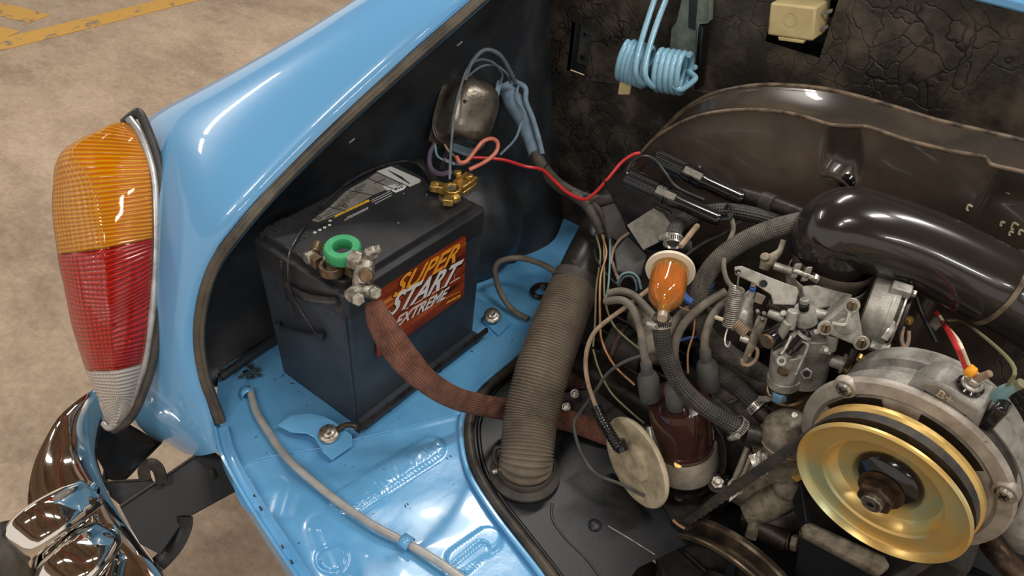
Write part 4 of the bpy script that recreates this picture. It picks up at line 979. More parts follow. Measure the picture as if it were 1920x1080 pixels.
for p in fc_:
    b = V((p.x, SY, .0)); r = []
    for k in range(41):
        v = (k / 40) ** 1.3; s_ = p.lerp(b, v); s_.y += facey(s_) * min(1, v * 12); r.append(s_)
    rows.append(r)
mb = MB(); mb.grid(rows); mb.build('front_panel', 'shroud_black', fs, angle=70)
def rs(l, n): return [samp(l, i / n) for i in range(n + 1)]
a_, b_ = rs(fc_, 90), rs(rc_, 90); rows = []
for a, b in zip(a_, b_):
    r = []
    for k in range(9):
        v = k / 8; s_ = a.lerp(b, v); s_.z -= .014 * math.sin(math.pi * v); r.append(s_)
    rows.append(r)
mb = MB(); mb.grid(rows); mb.build('top_panel', 'shroud_black', fs, angle=70)
mb = MB(); mb.tube([p + V((0, -.001, 0)) for p in fc_[::3]], .0022, n=8, sub=3); mb.build('front_seam', 'shroud_edge', fs)
mb = MB(); mb.tube([p for p in rc_[::3]], .003, n=8, sub=3); mb.tube([p + V((0, -.006, -.005)) for p in rc_[8::3]], .0016, n=6, sub=2); mb.build('rear_seam', 'shroud_edge', fs)
mb = MB(); mb.grid([[p, V((p.x, .53, .0))] for p in rc_]); mb.build('rear_panel', 'shroud_black', fs)
mb = MB(); mb.tube([ony(x, y, SY - .003) for x, y in [(1540, 326), (1560, 330), (1585, 342), (1592, 352)]], .0035, n=8); mb.build('pressed_lip', 'shroud_black', fs)
mb = MB(); mb.lathe(ony(1588, 342, SY - .001), -YF, [(.011, 0), (.008, .004), (.0001, .005)], 16); mb.build('pressed_boss', 'gloss_black', fs)
for px, py, s_ in ((1898, 350, 1), (1903, 425, .5), (1880, 420, .3), (1896, 438, .3), (1915, 436, .35), (1818, 390, .4)):
    p = ony(px, py, SY - .001 + (.014 if px > 1852 else 0)); mb = MB()
    mb.tube([p + V((dx, 0, dz)) * s_ * .01 for dx, dz in ((.5, .6), (-.5, .8), (-.6, .0), (-.4, -.7), (.1, -.8))], .0013, n=6)
    mb.build('chalk_mark', 'cream_plate', fs)
# breather horn
eb = thing('intake_elbow', 'glossy black intake elbow bending over the carburettor', 'air duct', at(1553, 520, .92))
mb = MB(); mb.tube(P([(1556, 500, .905), (1556, 470, .895), (1560, 448, .888), (1585, 428, .878), (1640, 438, .868), (1740, 474, .86), (1850, 528, .85), (1886, 548, .848), (1960, 590, .84), (2060, 650, .83)]), [.040, .041, .045, .046, .045, .0445, .044, .0435, .043, .043], n=40, sub=10); mb.build('duct', 'gloss_duct', eb, angle=80)
def ringat(a, b, r, th, name, m, par, w_=.004):
    a, b = V(a), V(b); ax = (b - a).normalized(); m2 = MB(); m2.lathe(a - ax * w_ / 2, ax, [(r - .001, 0), (r + th, 0), (r + th, w_), (r - .001, w_), (r - .001, 0)], 40, False); return m2.build(name, m, par, bevel=.0005)
a, b = at(1850, 528, .85), at(1890, 550, .848)
ringat(a.lerp(b, .5), b, .044, .0022, 'seam_ring', 'shroud_edge', eb, .005)
mb = MB(); mb.tube(P([(1505, 448, .855), (1560, 474, .848), (1640, 492, .842), (1720, 522, .835), (1838, 588, .828)]), .0022, n=8); mb.build('moulding_line', 'gloss_duct', eb)
vb = at(1547, 530, .912)
mb = MB(); mb.lathe(vb - UP * .004, UP + YF * .0, [(.040, 0), (.0415, .002), (.0415, .026), (.0445, .03), (.0455, .036), (.044, .040)], 48, False); mb.build('rubber_sleeve', 'rubber', eb)
mb = MB(); mb.lathe(vb - UP * .003, UP, [(.043, 0), (.0445, .001), (.0445, .014), (.043, .015)], 48, False); mb.build('clamp_band', 'alu_ring', eb)
for px, py in ((1492, 508), (1512, 514)):
    p = at(px, py, .865); mb = MB(); mb.box(p, CR * .0035, UP * .010, CD * .003); mb.build('clamp_lug', 'steel', eb, bevel=.001)
mb = MB(); mb.cyl(at(1486, 506, .863), at(1528, 522, .863), .003, n=10); mb.hexa(at(1524, 520, .863), at(1534, 524, .863), .0055); mb.build('clamp_screw', 'bolt_steel', eb)

# ================================================================== FUSE HOLDERS AND CARDS
def holder(label, a, b, r, tabp):
    t = thing('fuse_holder', label, 'fuse holder', P([a])[0], 'inline fuse holders')
    a, b = at(*a), at(*b); ax = (b - a).normalized(); L_ = (b - a).length
    x_, y_ = basis(ax, -CD)
    mb = MB(); mb.cyl(a, a + ax * L_ * .36, r * .95, n=24, bev=.001)
    mb.build('ribbed_cap', 'gloss_black', t)
    for k in range(9):
        an = k / 9 * 2 * math.pi; m2 = MB(); q = a + (x_ * math.cos(an) + y_ * math.sin(an)) * r
        m2.cyl(q + ax * .003, q + ax * L_ * .33, r * .12, n=6); m2.build('grip_rib', 'plastic_black', t)
    mb = MB(); mb.lathe(a, ax, [(r * .9, L_ * .35), (r * 1.18, L_ * .35), (r * 1.2, L_ * .44), (r * 1.05, L_ * .45), (r * 1.05, L_ * .47), (r * 1.18, L_ * .48), (r * 1.16, L_ * .57), (r, L_ * .6), (r * .98, L_ * .97), (r * .8, L_), (.0001, L_)], 26); mb.build('holder_body', 'gloss_black', t)
    q = a + ax * L_ * .45 + x_ * r * 1.1; mb = MB(); mb.box(q, ax * L_ * .10, y_ * r * .45, x_ * .002); mb.build('locking_tab', 'grey_card', t, bevel=.0006)
    return t
holder('shiny black inline fuse holder lying nearer, over the grey card', (1172, 333, 1.0), (1350, 412, .955), .0095, None)
holder('black inline fuse holder behind the nearer one, against the shroud', (1228, 296, 1.03), (1394, 374, .985), .0100, None)
pg = thing('glossy_cover', 'folded glossy black sheet under the nearer fuse holder', 'cover', at(1205, 460, 1.06))
plate('black_sheet', [(1132, 339, 1.07), (1182, 312, 1.07), (1262, 352, 1.05), (1292, 400, 1.04), (1300, 470, 1.03), (1255, 478, 1.03), (1206, 468, 1.03), (1170, 415, 1.045)], 'gloss_black', pg, .003)
plate('grey_flap', [(1175, 422, 1.025), (1232, 386, 1.02), (1270, 436, 1.01), (1206, 469, 1.015)], 'grey_card', pg, .0015)
tag(plate('rubber_flap', [(1129, 388, 1.09), (1154, 380, 1.09), (1178, 434, 1.08), (1162, 455, 1.08), (1140, 440, 1.085)], 'boot_rubber', None, .004), 'dark grey rubber flap left of the grey card', 'flap')
tag(plate('rubber_flap', [(1152, 470, 1.05), (1176, 440, 1.055), (1214, 478, 1.04), (1202, 516, 1.035), (1156, 508, 1.04)], 'boot_rubber', None, .012, bevel=.002), 'dark grey rubber cap between the grey card and the fuel filter', 'flap')
mb = MB(); mb.tube(P([(1225, 384, 1.0), (1238, 392, .99), (1252, 398, .985), (1256, 404, .985)]), .0035, n=8); mb.build('spring_clip', 'dark_metal', pg)
wire('sleeve_pipe', 'dark pipe with taped end leading from the rear fuse holder to the elbow', 'pipe', [(1375, 362, 1.0), (1410, 370, .985), (1450, 382, .965), (1495, 398, .945), (1530, 410, .93)], [.010, .0105, .0095, .0085, .0085], 'wire_grey' if False else 'dark_metal', n=14)
c0 = at(1440, 379, .968); c1_ = at(1450, 382, .965); mb = MB(); mb.cyl(at(1428, 375, .974), at(1452, 384, .963), .0118, n=20, bev=.001); tag(mb.build('pipe_collar', 'rubber'), 'dark collar around the taped pipe left of the elbow', 'collar')

# ================================================================== HOSES
wire('breather_hose', 'thick grey braided hose curving from the elbow down past the return spring', 'hose', [(1528, 412, .90), (1480, 420, .905), (1415, 442, .915), (1360, 475, .93), (1325, 515, .945), (1311, 555, .955), (1311, 595, .965), (1330, 634, .975), (1375, 668, .98), (1430, 702, .98), (1480, 740, .98)], .0112, 'braid_hose', n=20, sub=10)
wire('braided_hose', 'dark braided hose running behind the grey one to the fuse holders', 'hose', [(1500, 425, .96), (1450, 412, .965), (1400, 400, .975), (1350, 395, .99), (1300, 405, 1.0), (1270, 425, .985), (1262, 448, .93)], .0098, 'braid_dark', n=16, sub=8)
wire('fuel_hose', 'black braided fuel hose from the amber filter down to the fuel pump', 'hose', [(1240, 594, .862), (1241, 630, .875), (1250, 670, .89), (1272, 715, .902), (1305, 752, .91), (1345, 780, .915), (1388, 802, .92)], .0098, 'braid_dark', n=18, sub=10)
wire('fuel_hose', 'short black hose reaching the upper pump port beside the manifold', 'hose', [(1330, 690, .97), (1365, 712, .96), (1395, 738, .95), (1425, 768, .94)], .0105, 'braid_dark', n=18, sub=10)
def clamp(px, py, t, p2, r, label, w_=.009, sc=None):
    c = thing('hose_clamp', label, 'hose clamp', at(px, py, t), 'worm drive hose clamps')
    a = at(px, py, t); ax = (at(*p2) - a).normalized()
    m2 = MB(); m2.lathe(a - ax * w_ / 2, ax, [(r, 0), (r + .001, 0), (r + .001, w_), (r, w_), (r, 0)], 30, False); m2.build('band', 'steel', c)
    x_, y_ = basis(ax, -CD)
    for k in range(-4, 5):
        an = k * .2; m2 = MB(); q = a + (x_ * math.cos(an) + y_ * math.sin(an)) * (r + .0011); m2.box(q, ax * w_ * .3, (x_ * -math.sin(an) + y_ * math.cos(an)) * .0006, (x_ * math.cos(an) + y_ * math.sin(an)) * .0003); m2.build('band_slot', 'dark_metal', c)
    sd = 1.0; q = a + (x_ * math.cos(sd) + y_ * math.sin(sd)) * (r + .003); dr = (x_ * -math.sin(sd) + y_ * math.cos(sd))
    if sc: q = at(*sc); dr = CR
    m2 = MB(); m2.cyl(q - dr * .006, q + dr * .006, .0038, n=12, bev=.0006); m2.build('worm_housing', 'steel', c)
    m2 = MB(); m2.hexa(q + dr * .006, q + dr * .0105, .0036); m2.build('worm_screw', 'bolt_steel', c, bevel=.0004)
clamp(1240, 604, .868, (1241, 640, .875), .0108, 'small steel clamp just under the amber filter')
clamp(1385, 800, .918, (1400, 812, .92), .0115, 'steel clamp on the lower hose at the fuel pump')
clamp(1418, 762, .942, (1430, 774, .938), .0120, 'steel clamp on the upper hose at the fuel pump', sc=(1432, 748, .925))
clamp(1262, 452, .925, (1260, 470, .92), .0105, 'steel clamp on top of the amber filter', .010)
wire('copper_pipe', 'short copper pipe end rising right of the filter clamp', 'pipe', [(1276, 462, .91), (1286, 450, .915), (1297, 436, .93), (1307, 424, .95)], .0035, 'tan_wire')
# ribbed heater hose
hh = thing('heater_hose', 'long grey-brown ribbed hose rising from the black tin', 'hose', onz(983, 880, 0))
HP = [(984, 884, 1.046), (986, 855, 1.045), (996, 780, 1.045), (1016, 700, 1.055), (1045, 615, 1.08), (1075, 540, 1.115)]
mb = MB(); mb.tube([onz(984, 884, -.012), onz(984, 884, 0) + UP * .022] + P(HP[2:]), [.0345, .0345, .0352, .0358, .035, .033], n=44, sub=170, rfun=lambda r, L_: r + .0012 * math.sin(2 * math.pi * L_ / .0038)); mb.build('ribbed_tube', 'paper_hose', hh, angle=80)
a, b = at(1073, 545, 1.118), at(1085, 516, 1.125)
mb = MB(); mb.cyl(a, b, .0335, n=40, bev=.001); mb.build('upper_cuff', 'hose_cuff', hh)
ringat(a.lerp(b, .45), b, .0335, .001, 'cuff_band', 'hose_cuff', hh, .004)
o0b = onz(984, 884, 0)
mb = MB(); mb.lathe(o0b - UP * .004, UP, [(.047, 0), (.047, .004), (.041, .007), (.0385, .009), (.0385, .018), (.037, .020)], 48, False); mb.build('base_cuff', 'hose_cuff', hh)
bk = thing('hose_base_clamp', 'small rusty clamp bracket left of the ribbed hose foot', 'hose clamp', onz(928, 890, 0))
mb = MB(); mb.tube(P([(934, 872, 1.03), (927, 860, 1.03), (929, 842, 1.03), (938, 838, 1.03)]), .0035, n=8); mb.build('bracket_ear', 'dark_metal', bk)
mb = MB(); mb.cyl(at(924, 886, 1.03), at(940, 880, 1.03), .0045, n=12, bev=.0006); mb.build('clamp_screw', 'bolt_steel', bk)
hp2 = thing('heater_pipe', 'worn black steel pipe entering the top of the ribbed hose', 'pipe', at(1090, 510, 1.13))
mb = MB(); mb.tube(P([(1080, 528, 1.122), (1095, 495, 1.135), (1114, 455, 1.16), (1132, 418, 1.19), (1146, 385, 1.22)]), [.031, .031, .0305, .030, .030], n=32); mb.build('pipe_wall', 'worn_pipe', hp2, angle=80)
# grey pipe loop on the tray
tag(MB().tube([onz(990, 598, .010), onz(960, 580, .012), onz(938, 548, .03), onz(928, 510, .06), onz(938, 490, .075), onz(975, 484, .08), onz(1015, 495, .085), onz(1050, 515, .085)], .0048, n=12).build('fuel_pipe', 'wire_grey'), 'grey rubber pipe looping between the battery and the ribbed hose', 'pipe')
pc = thing('pipe_bracket', 'small steel clip on the tray behind the ribbed hose', 'bracket', onz(1010, 545, 0))
mb = MB(); mb.tube([onz(1035, 535, .006), onz(1010, 534, .008), onz(997, 545, .008), onz(1005, 556, .008), onz(1030, 556, .006)], .004, n=8); mb.build('clip_band', 'dark_metal', pc)
mb = MB(); q = onz(1017, 540, .010); mb.hexa(q, q + UP * .006, .005); mb.build('clip_bolt', 'bolt_steel', pc)

# ================================================================== ENGINE BLOCK (dark parts between the hoses)
ek = thing('engine_block', 'grimy dark engine castings under the carburettor and hoses', 'engine', (.42, .33, 0))
mb = MB(); mb.bx(.15, .40, .26, .43, -.005, .055); mb.build('cylinder_cover', 'dark_engine', ek, bevel=.008)
mb = MB(); mb.bx(.38, .70, .24, .43, -.005, .11); mb.build('crankcase_top', 'dark_engine', ek, bevel=.01)
for k in range(6):
    mb = MB(); mb.bx(.165, .30, .275 + k * .02, .279 + k * .02, .05, .085); mb.build('cooling_fin', 'dark_metal', ek, bevel=.001)
mb = MB(); mb.cyl(at(1140, 640, 1.12), at(1210, 672, 1.10), .030, n=28, bev=.003); ringat(at(1160, 650, 1.113), at(1210, 672, 1.1), .030, .002, 'casting_ring', 'rust_metal', ek, .006); mb.build('intake_boot', 'dark_engine', ek)
mb = MB(); mb.ball(at(1228, 650, 1.04), .024, 18); mb.build('head_casting', 'alu_dirty', ek, angle=180)
mb = MB(); mb.tube(P([(1190, 590, 1.08), (1215, 610, 1.06), (1232, 635, 1.05), (1245, 680, 1.04)]), [.014, .018, .016, .012], n=10); mb.build('head_rib', 'alu_dirty', ek)
mb = MB(); mb.tube(P([(1320, 700, 1.0), (1370, 740, .99), (1420, 770, .97), (1460, 790, .96)]), .018, n=14); mb.build('case_ridge', 'engine_case', ek)
mb = MB(); mb.tube(P([(1350, 655, 1.02), (1400, 700, 1.0), (1450, 735, .98), (1500, 780, .96)]), .016, n=14); mb.build('manifold_pipe', 'engine_case', ek)
mb = MB(); mb.cyl(at(1478, 728, .95), at(1492, 800, .99), .027, .030, n=24, bev=.002); mb.build('manifold_stub', 'bronze', ek)
a, X, Y = at(1362, 752, .962), at(1398, 768, .958), at(1368, 738, .958)
text_mb('79', a - CD * .003, X - a, Y - a, .002, 0, .01).build('cast_number', 'engine_case', ek)
plate('side_cover', [(1335, 728, .985), (1400, 772, .97), (1392, 800, .975), (1330, 765, .985)], 'engine_case', ek, .01)
mb = MB(); mb.tube(P([(1050, 712, 1.15), (1120, 712, 1.13), (1190, 716, 1.11), (1262, 722, 1.09)]), .0145, n=16, flat=(.35, 1), up=-CD); tag(mb.build('brown_strap', 'braid_brown'), 'brown woven strap crossing behind the distributor boots', 'strap')
for px, py in ((1077, 737), (1061, 762)):
    c = at(px, py, 1.10); mb = MB(); mb.cyl(c, c - CD * .006 - CR * .0, .0068, n=12, bev=.001); mb.hexa(c - CD * .006, c - CD * .010, .0042); mb.build('block_screw', 'bolt_steel', ek)
plate('rust_tab', [(1190, 803, 1.06), (1204, 793, 1.06), (1218, 797, 1.055), (1216, 806, 1.055), (1200, 810, 1.06)], 'rust_metal', ek, .002)
plate('dark_cover', [(1030, 740, 1.13), (1100, 730, 1.13), (1225, 745, 1.11), (1230, 800, 1.10), (1140, 790, 1.11), (1040, 775, 1.12)], 'dark_engine', ek, .02)

# ================================================================== DISTRIBUTOR
ds_ = thing('distributor', 'distributor with dark brown cap and grey metal clamp band', 'distributor', at(1288, 905, 1.035))
dA, dB = at(1290, 900, 1.035), at(1272, 742, .955); ax = (dB - dA).normalized(); DL = (dB - dA).length
mb = MB(); mb.lathe(dA, ax, [(.0355, DL * .42), (.038, DL * .45), (.038, DL * .50), (.0365, DL * .51), (.0385, DL * .9), (.036, DL * .97), (.0001, DL * 1.0)], 44); mb.build('cap', 'cap_brown', ds_)
mb = MB(); mb.lathe(dA, ax, [(.0405, DL * .18), (.041, DL * .19), (.041, DL * .43), (.0405, DL * .44), (.038, DL * .44)], 44, False); mb.build('clamp_band', 'alu_ring', ds_)
mb = MB(); mb.lathe(dA, ax, [(.020, -.02), (.020, .012), (.038, .022), (.040, DL * .3)], 36); mb.build('body', 'dark_metal', ds_)
mb = MB(); mb.lathe(dA - ax * .004, ax, [(.028, 0), (.030, .001), (.030, .004), (.024, .006)], 36); mb.build('base_ring', 'dark_metal', ds_)
mb = MB(); q = at(1270, 868, .975); mb.cyl(q, q - CD * .006, .0058, n=16, bev=.0008); mb.build('band_screw', 'brass', ds_)
for px in (1218, 1330):
    mb = MB(); mb.tube(P([(px, 800, .985), (px + 3, 830, .985), (px + 6, 862, .99)]), .005, n=8, flat=(.4, 1), up=-CD); mb.build('cap_clip', 'steel', ds_)
mb = MB(); mb.tube(P([(1325, 815, .97), (1334, 800, .965), (1346, 806, .965), (1356, 830, .97), (1358, 870, .98), (1352, 884, .985)]), .0065, n=8, flat=(.3, 1.1), up=CR); mb.build('condenser_strap', 'dark_metal', ds_)
x_, y_ = basis(ax)
mb = MB()
for k in (0.4, 1.2, 2.0): 
    q = dA + ax * DL * .5 + (-CD * math.cos(k - 1.2) + CR * math.sin(k - 1.2)) * .037; mb.cyl(q, q + ax * DL * .42, .0032, n=8)
tag(mb.build('cap_ridge', 'cap_brown', ds_), kind='stuff')
st_ = thing('mounting_stud', 'steel stud with nut and washer right of the distributor foot', 'bolt', at(1346, 915, 1.0))
q = at(1345, 905, .99); a_x = (CAM - q).normalized().lerp(UP, .3).normalized()
mb = MB(); mb.cyl(q - a_x * .006, q - a_x * .001, .0125, n=24, bev=.001); mb.build('washer', 'dark_metal', st_)
mb = MB(); mb.hexa(q, q + a_x * .006, .009); mb.build('nut', 'bolt_steel', st_, bevel=.0005)
mb = MB(); mb.cyl(q, q + a_x * .012, .0042, n=14, bev=.0006); mb.build('stud', 'bolt_steel', st_)
mb = MB(); mb.cyl(at(1372, 893, .99), at(1350, 905, 1.0), .009, n=16, bev=.002); tag(mb.build('rubber_plug', 'gloss_black'), 'short black rubber plug beside the mounting stud', 'plug')
BG = 'grey plug boots on the distributor cap'
def boot(lbl, px, py, t, top, wpts, t2=None):
    b_ = thing('plug_boot', lbl, 'plug boot', at(px, py + 26, t + .005), BG)
    a, b = at(px + 2, py + 24, t + .01), at(*top); ax = (b - a).normalized(); L_ = (b - a).length
    m2 = MB(); m2.lathe(a, ax, [(.0125, 0), (.0132, .002), (.0132, L_ * .55), (.011, L_ * .66), (.0075, L_ * .72), (.0068, L_), (.006, L_ + .001)], 24); m2.build('rubber_cup', 'boot_rubber', b_)
    m2 = MB(); m2.tube([b - ax * .004] + P(wpts), .0050, n=10); m2.build('lead', 'wire_grey', b_)
boot('grey plug boot standing leftmost on the brown cap', 1218, 722, .955, (1211, 680, .935), [(1209, 672, .932), (1205, 642, .935), (1198, 606, .95), (1185, 577, .965), (1166, 563, .98), (1135, 565, 1.0)])
boot('grey plug boot in the middle of the cap, under the fuel hose', 1268, 738, .935, (1262, 700, .92), [(1256, 680, .925), (1244, 640, .945), (1230, 600, .96), (1208, 573, .97), (1188, 554, .985), (1166, 546, 1.0), (1140, 550, 1.01)])
boot('grey plug boot on the right of the cap below the coil spring', 1328, 702, .955, (1322, 655, .935), [(1321, 645, .932), (1324, 625, .93), (1334, 596, .93), (1352, 572, .935), (1372, 556, .94)])
wire('spark_lead', 'grey lead sweeping up right of the fuel hose, lower of two', 'wire', [(1290, 735, .965), (1270, 690, .96), (1265, 660, .955), (1270, 630, .95), (1288, 600, .945), (1322, 570, .94), (1362, 546, .935)], .0052, 'wire_grey', n=10)
wire('spark_lead', 'grey lead just left of the sweeping one, partly behind the hose', 'wire', [(1258, 650, .965), (1255, 630, .965), (1264, 604, .965), (1284, 583, .965), (1310, 578, .965), (1335, 585, .97)], .0050, 'wire_grey', n=10)

# ================================================================== FUEL FILTER
ff = thing('fuel_filter', 'amber see-through fuel filter with cream cap', 'fuel filter', at(1243, 592, .90))
fA, fB = at(1243, 588, .855), at(1257, 505, .905); ax = (fB - fA).normalized(); FL = (fB - fA).length
mb = MB(); mb.lathe(fA, ax, [(.0062, 0), (.0064, FL * .14), (.012, FL * .2), (.0185, FL * .36), (.0202, FL * .52), (.0208, FL * .95), (.0208, FL)], 44, False); mb.build('bowl', 'amber_plastic', ff, solid=.001, angle=60)
mb = MB(); mb.lathe(fA, ax, [(.0208, FL * .95), (.0280, FL * .952), (.0285, FL * .97), (.0280, FL * 1.01), (.024, FL * 1.06), (.016, FL * 1.12), (.008, FL * 1.15), (.007, FL * 1.25)], 44, False); mb.build('cap', 'white_plastic', ff, angle=50)
mb = MB(); x_, y_ = basis(ax); rows = []
for h in (FL * .42, FL * .93):
    rows.append([fA + ax * h + (x_ * math.cos(2 * math.pi * k / 40) + y_ * math.sin(2 * math.pi * k / 40)) * (.0178 if k % 2 else .0120) for k in range(40)])
R = mb.grid(rows, True); mb.face(R[0]); mb.build('pleated_paper', 'filter_paper', ff, angle=10)
mb = MB(); mb.cyl(fA - ax * .008, fA + ax * FL * .13, .0055, n=18); mb.build('outlet_neck', 'clear_nylon', ff)

# ================================================================== THIN WIRES
TW = 'thin wires hanging between the ribbed hose and the filter'
for lb, pts, r, m_ in [
 ('tan wire running down from the dark sleeve past the brown strap', [(1128, 438, 1.09), (1137, 475, 1.06), (1126, 520, 1.04), (1125, 590, 1.03), (1129, 640, 1.03), (1152, 685, 1.02), (1190, 722, 1.01)], .0015, 'copper_wire'),
 ('olive wire running down to the intake boot', [(1132, 440, 1.09), (1133, 500, 1.05), (1134, 560, 1.04), (1148, 605, 1.04), (1172, 632, 1.03), (1202, 656, 1.02)], .0014, 'olive_wire'),
 ('teal wire dropping from the sleeve', [(1144, 448, 1.08), (1143, 500, 1.05), (1140, 540, 1.04), (1133, 570, 1.04)], .0013, 'teal_wire'),
 ('black wire crossing toward the filter', [(1114, 470, 1.09), (1120, 490, 1.07), (1140, 518, 1.05), (1164, 540, 1.03)], .0018, 'black_wire'),
 ('tan wire right of the second sleeve', [(1146, 462, 1.08), (1148, 490, 1.06), (1160, 524, 1.04)], .0024, 'tan_wire'),
 ('tan wire bent left from under the grey card', [(1180, 436, 1.05), (1162, 450, 1.055), (1150, 470, 1.06), (1146, 495, 1.055)], .0020, 'tan_wire'),
 ('teal wire loop beside the rubber cap', [(1158, 530, 1.03), (1166, 515, 1.02), (1182, 511, 1.015), (1196, 520, 1.01), (1202, 542, 1.01)], .0016, 'teal_wire'),
 ('grey wire loop inside the teal loop', [(1160, 535, 1.03), (1170, 520, 1.02), (1184, 518, 1.015), (1192, 528, 1.01), (1194, 545, 1.01)], .0015, 'slate_wire'),
 ('olive wire falling behind the tan one to the cream plate', [(1112, 655, 1.06), (1122, 690, 1.05), (1145, 735, 1.03), (1180, 770, 1.02), (1208, 794, 1.01)], .0014, 'olive_wire'),
 ('green-brown wire left of the hose top', [(1118, 440, 1.095), (1126, 480, 1.07), (1118, 540, 1.06), (1116, 600, 1.06), (1112, 650, 1.06)], .0014, 'olive_wire'),
 ('thin copper wire right of the fuel hose', [(1274, 575, .95), (1300, 590, .95), (1300, 625, .95), (1290, 660, .95), (1290, 700, .95)], .0013, 'copper_wire'),
]: wire('thin_wire', lb, 'wire', pts, r, m_, TW, n=6)
wire('tan_lead', 'tan lead curving down from the filter to the black ribbed grip', 'wire', [(1220, 540, .98), (1185, 567, .985), (1148, 594, .99), (1118, 619, .995), (1103, 647, 1.0), (1098, 682, 1.005), (1103, 720, 1.005), (1118, 764, 1.0)], .0030, 'tan_wire', n=10)
wire('grey_lead', 'thin dark grey lead looping down around the cream plate', 'wire', [(1235, 658, .95), (1200, 668, .96), (1168, 680, .97), (1138, 702, .99), (1112, 740, 1.02), (1086, 775, 1.04), (1076, 800, 1.04), (1090, 850, 1.03), (1118, 888, 1.02), (1165, 908, 1.01), (1208, 930, 1.0)], .0022, 'boot_rubber', n=8)
wire('vacuum_pipe', 'thin metal pipe curving down right of the fuse holders', 'pipe', [(1368, 400, .96), (1375, 430, .955), (1362, 465, .93), (1357, 500, .92), (1366, 530, .915), (1388, 545, .91)], .0030, 'wire_grey', n=8)
wire('black_lead', 'black wire arching over the nearer fuse holder', 'wire', [(1175, 325, 1.0), (1184, 305, 1.0), (1205, 293, .99), (1228, 300, .985), (1248, 325, .98), (1270, 352, .98), (1320, 375, .975)], .0020, 'black_wire')
wire('black_lead', 'thin black wire under the braided hose behind the filter', 'wire', [(1285, 480, .97), (1320, 455, .97), (1355, 440, .965), (1390, 415, .96)], .0022, 'black_wire')
wire('black_lead', 'short black wire loop at the end of the nearer fuse holder', 'wire', [(1350, 412, .955), (1368, 410, .95), (1374, 396, .95), (1366, 384, .955), (1360, 392, .96)], .0024, 'black_wire')
wire('blue_lead', 'bright blue wire stub right of the amber filter', 'wire', [(1278, 548, .94), (1288, 560, .94), (1296, 566, .94)], .0045, 'blue_wire', 'blue wire stubs')
wire('blue_lead', 'thin blue wire stub left of the return spring', 'wire', [(1326, 552, .96), (1334, 538, .96), (1338, 528, .96)], .0024, 'blue_wire', 'blue wire stubs')
wire('blue_lead', 'thin blue wire under the spark leads', 'wire', [(1272, 640, .98), (1290, 634, .98), (1318, 630, .98)], .0020, 'blue_wire', 'blue wire stubs')

# ================================================================== CREAM PLATE WITH ROD
cp = thing('cream_plate', 'cream dished rubber plate hanging tilted beside the distributor', 'cover plate', at(1200, 940, 1.03))
c0 = at(1195, 866, 1.0); vw = (CAM - c0).normalized()
idir = (CR * -.90 - CU * .43).normalized(); nn = (vw * .44 + idir * .9).normalized()
mb = MB(); mb.lathe(c0 - nn * .004, nn, [(.0001, .0), (.056, .0), (.0595, .002), (.061, .006), (.0595, .009), (.054, .0095), (.046, .0065), (.026, .006), (.024, .011), (.018, .0125), (.0001, .0125)], 56, False); mb.build('dished_plate', 'cream_plate', cp, angle=50)
mb = MB(); mb.cyl(at(1168, 845, .985), at(1160, 826, .985), .008, n=14); mb.build('plate_notch', 'gloss_black', cp)
tag(MB().tube(P([(1117, 762, 1.0), (1128, 786, .995), (1143, 812, .99), (1162, 842, .98)]), .0072, n=16, sub=30, rfun=lambda r, L_: r + .0006 * math.sin(2 * math.pi * L_ / .004)).build('ribbed_grip', 'gloss_black'), 'black ribbed grip sticking into the cream plate', 'grip')

# ================================================================== FUEL PUMP
fp = thing('fuel_pump', 'dirty metal fuel pump with domed lid left of the alternator', 'fuel pump', at(1440, 900, .98))
pa, pb = at(1468, 858, .945), at(1482, 800, .90); ax = (pb - pa).normalized(); PL = (pb - pa).length
mb = MB(); mb.lathe(pa, ax, [(.029, -.01), (.029, PL * .5), (.031, PL * .55), (.031, PL * .8), (.028, PL * .95), (.016, PL * 1.12), (.0001, PL * 1.16)], 40); mb.build('pump_body', 'alu_dirty', fp)
ringat(pa + ax * PL * .72, pb, .0305, .0018, 'lid_rim', 'alu_ring', fp, .003)
mb = MB(); q = at(1490, 778, .88); mb.hexa(q, q + (CAM - q).normalized() * .005, .004); mb.build('lid_screw', 'bolt_steel', fp)
mb = MB(); mb.cyl(at(1398, 812, .925), at(1440, 822, .92), .012, n=16, bev=.001); mb.cyl(at(1425, 772, .938), at(1450, 800, .925), .010, n=16, bev=.001); mb.build('inlet_port', 'dark_metal', fp)
plate('port_block', [(1408, 810, .93), (1446, 808, .925), (1450, 840, .93), (1440, 862, .935), (1412, 850, .94)], 'alu_dirty', fp, .018, bevel=.002)
plate('pump_flange', [(1400, 836, .965), (1412, 850, .96), (1500, 880, .93), (1480, 925, .95), (1395, 955, .99), (1363, 938, 1.0), (1366, 915, .995)], 'alu_dirty', fp, .014, bevel=.003)
mb = MB(); mb.tube(P([(1402, 838, .955), (1385, 880, .965), (1370, 915, .98)]), .0035, n=8); mb.build('flange_rib', 'alu_ring', fp)
mb = MB(); mb.tube(P([(1408, 852, .95), (1395, 885, .96), (1382, 905, .965)]), .0022, n=8); mb.build('flange_rib', 'alu_ring', fp)
bolt(fp, 1380, 912, .965, .007, -CD + UP * .4, 'flange_nut'); bolt(fp, 1435, 858, .915, .0075, -CD + UP * .6, 'flange_bolt'); 
mb = MB(); mb.box(at(1375, 925, .965), (at(1385, 918, .965) - at(1368, 932, .965)) * .5, CU * .006, CD * .002); mb.build('lock_plate', 'steel', fp, bevel=.0006)
mb = MB(); mb.tube(P([(1413, 852, .92), (1420, 868, .915), (1428, 882, .915), (1430, 892, .92)]), .007, n=8, flat=(.3, 1), up=-CD); mb.build('clip', 'steel', fp)
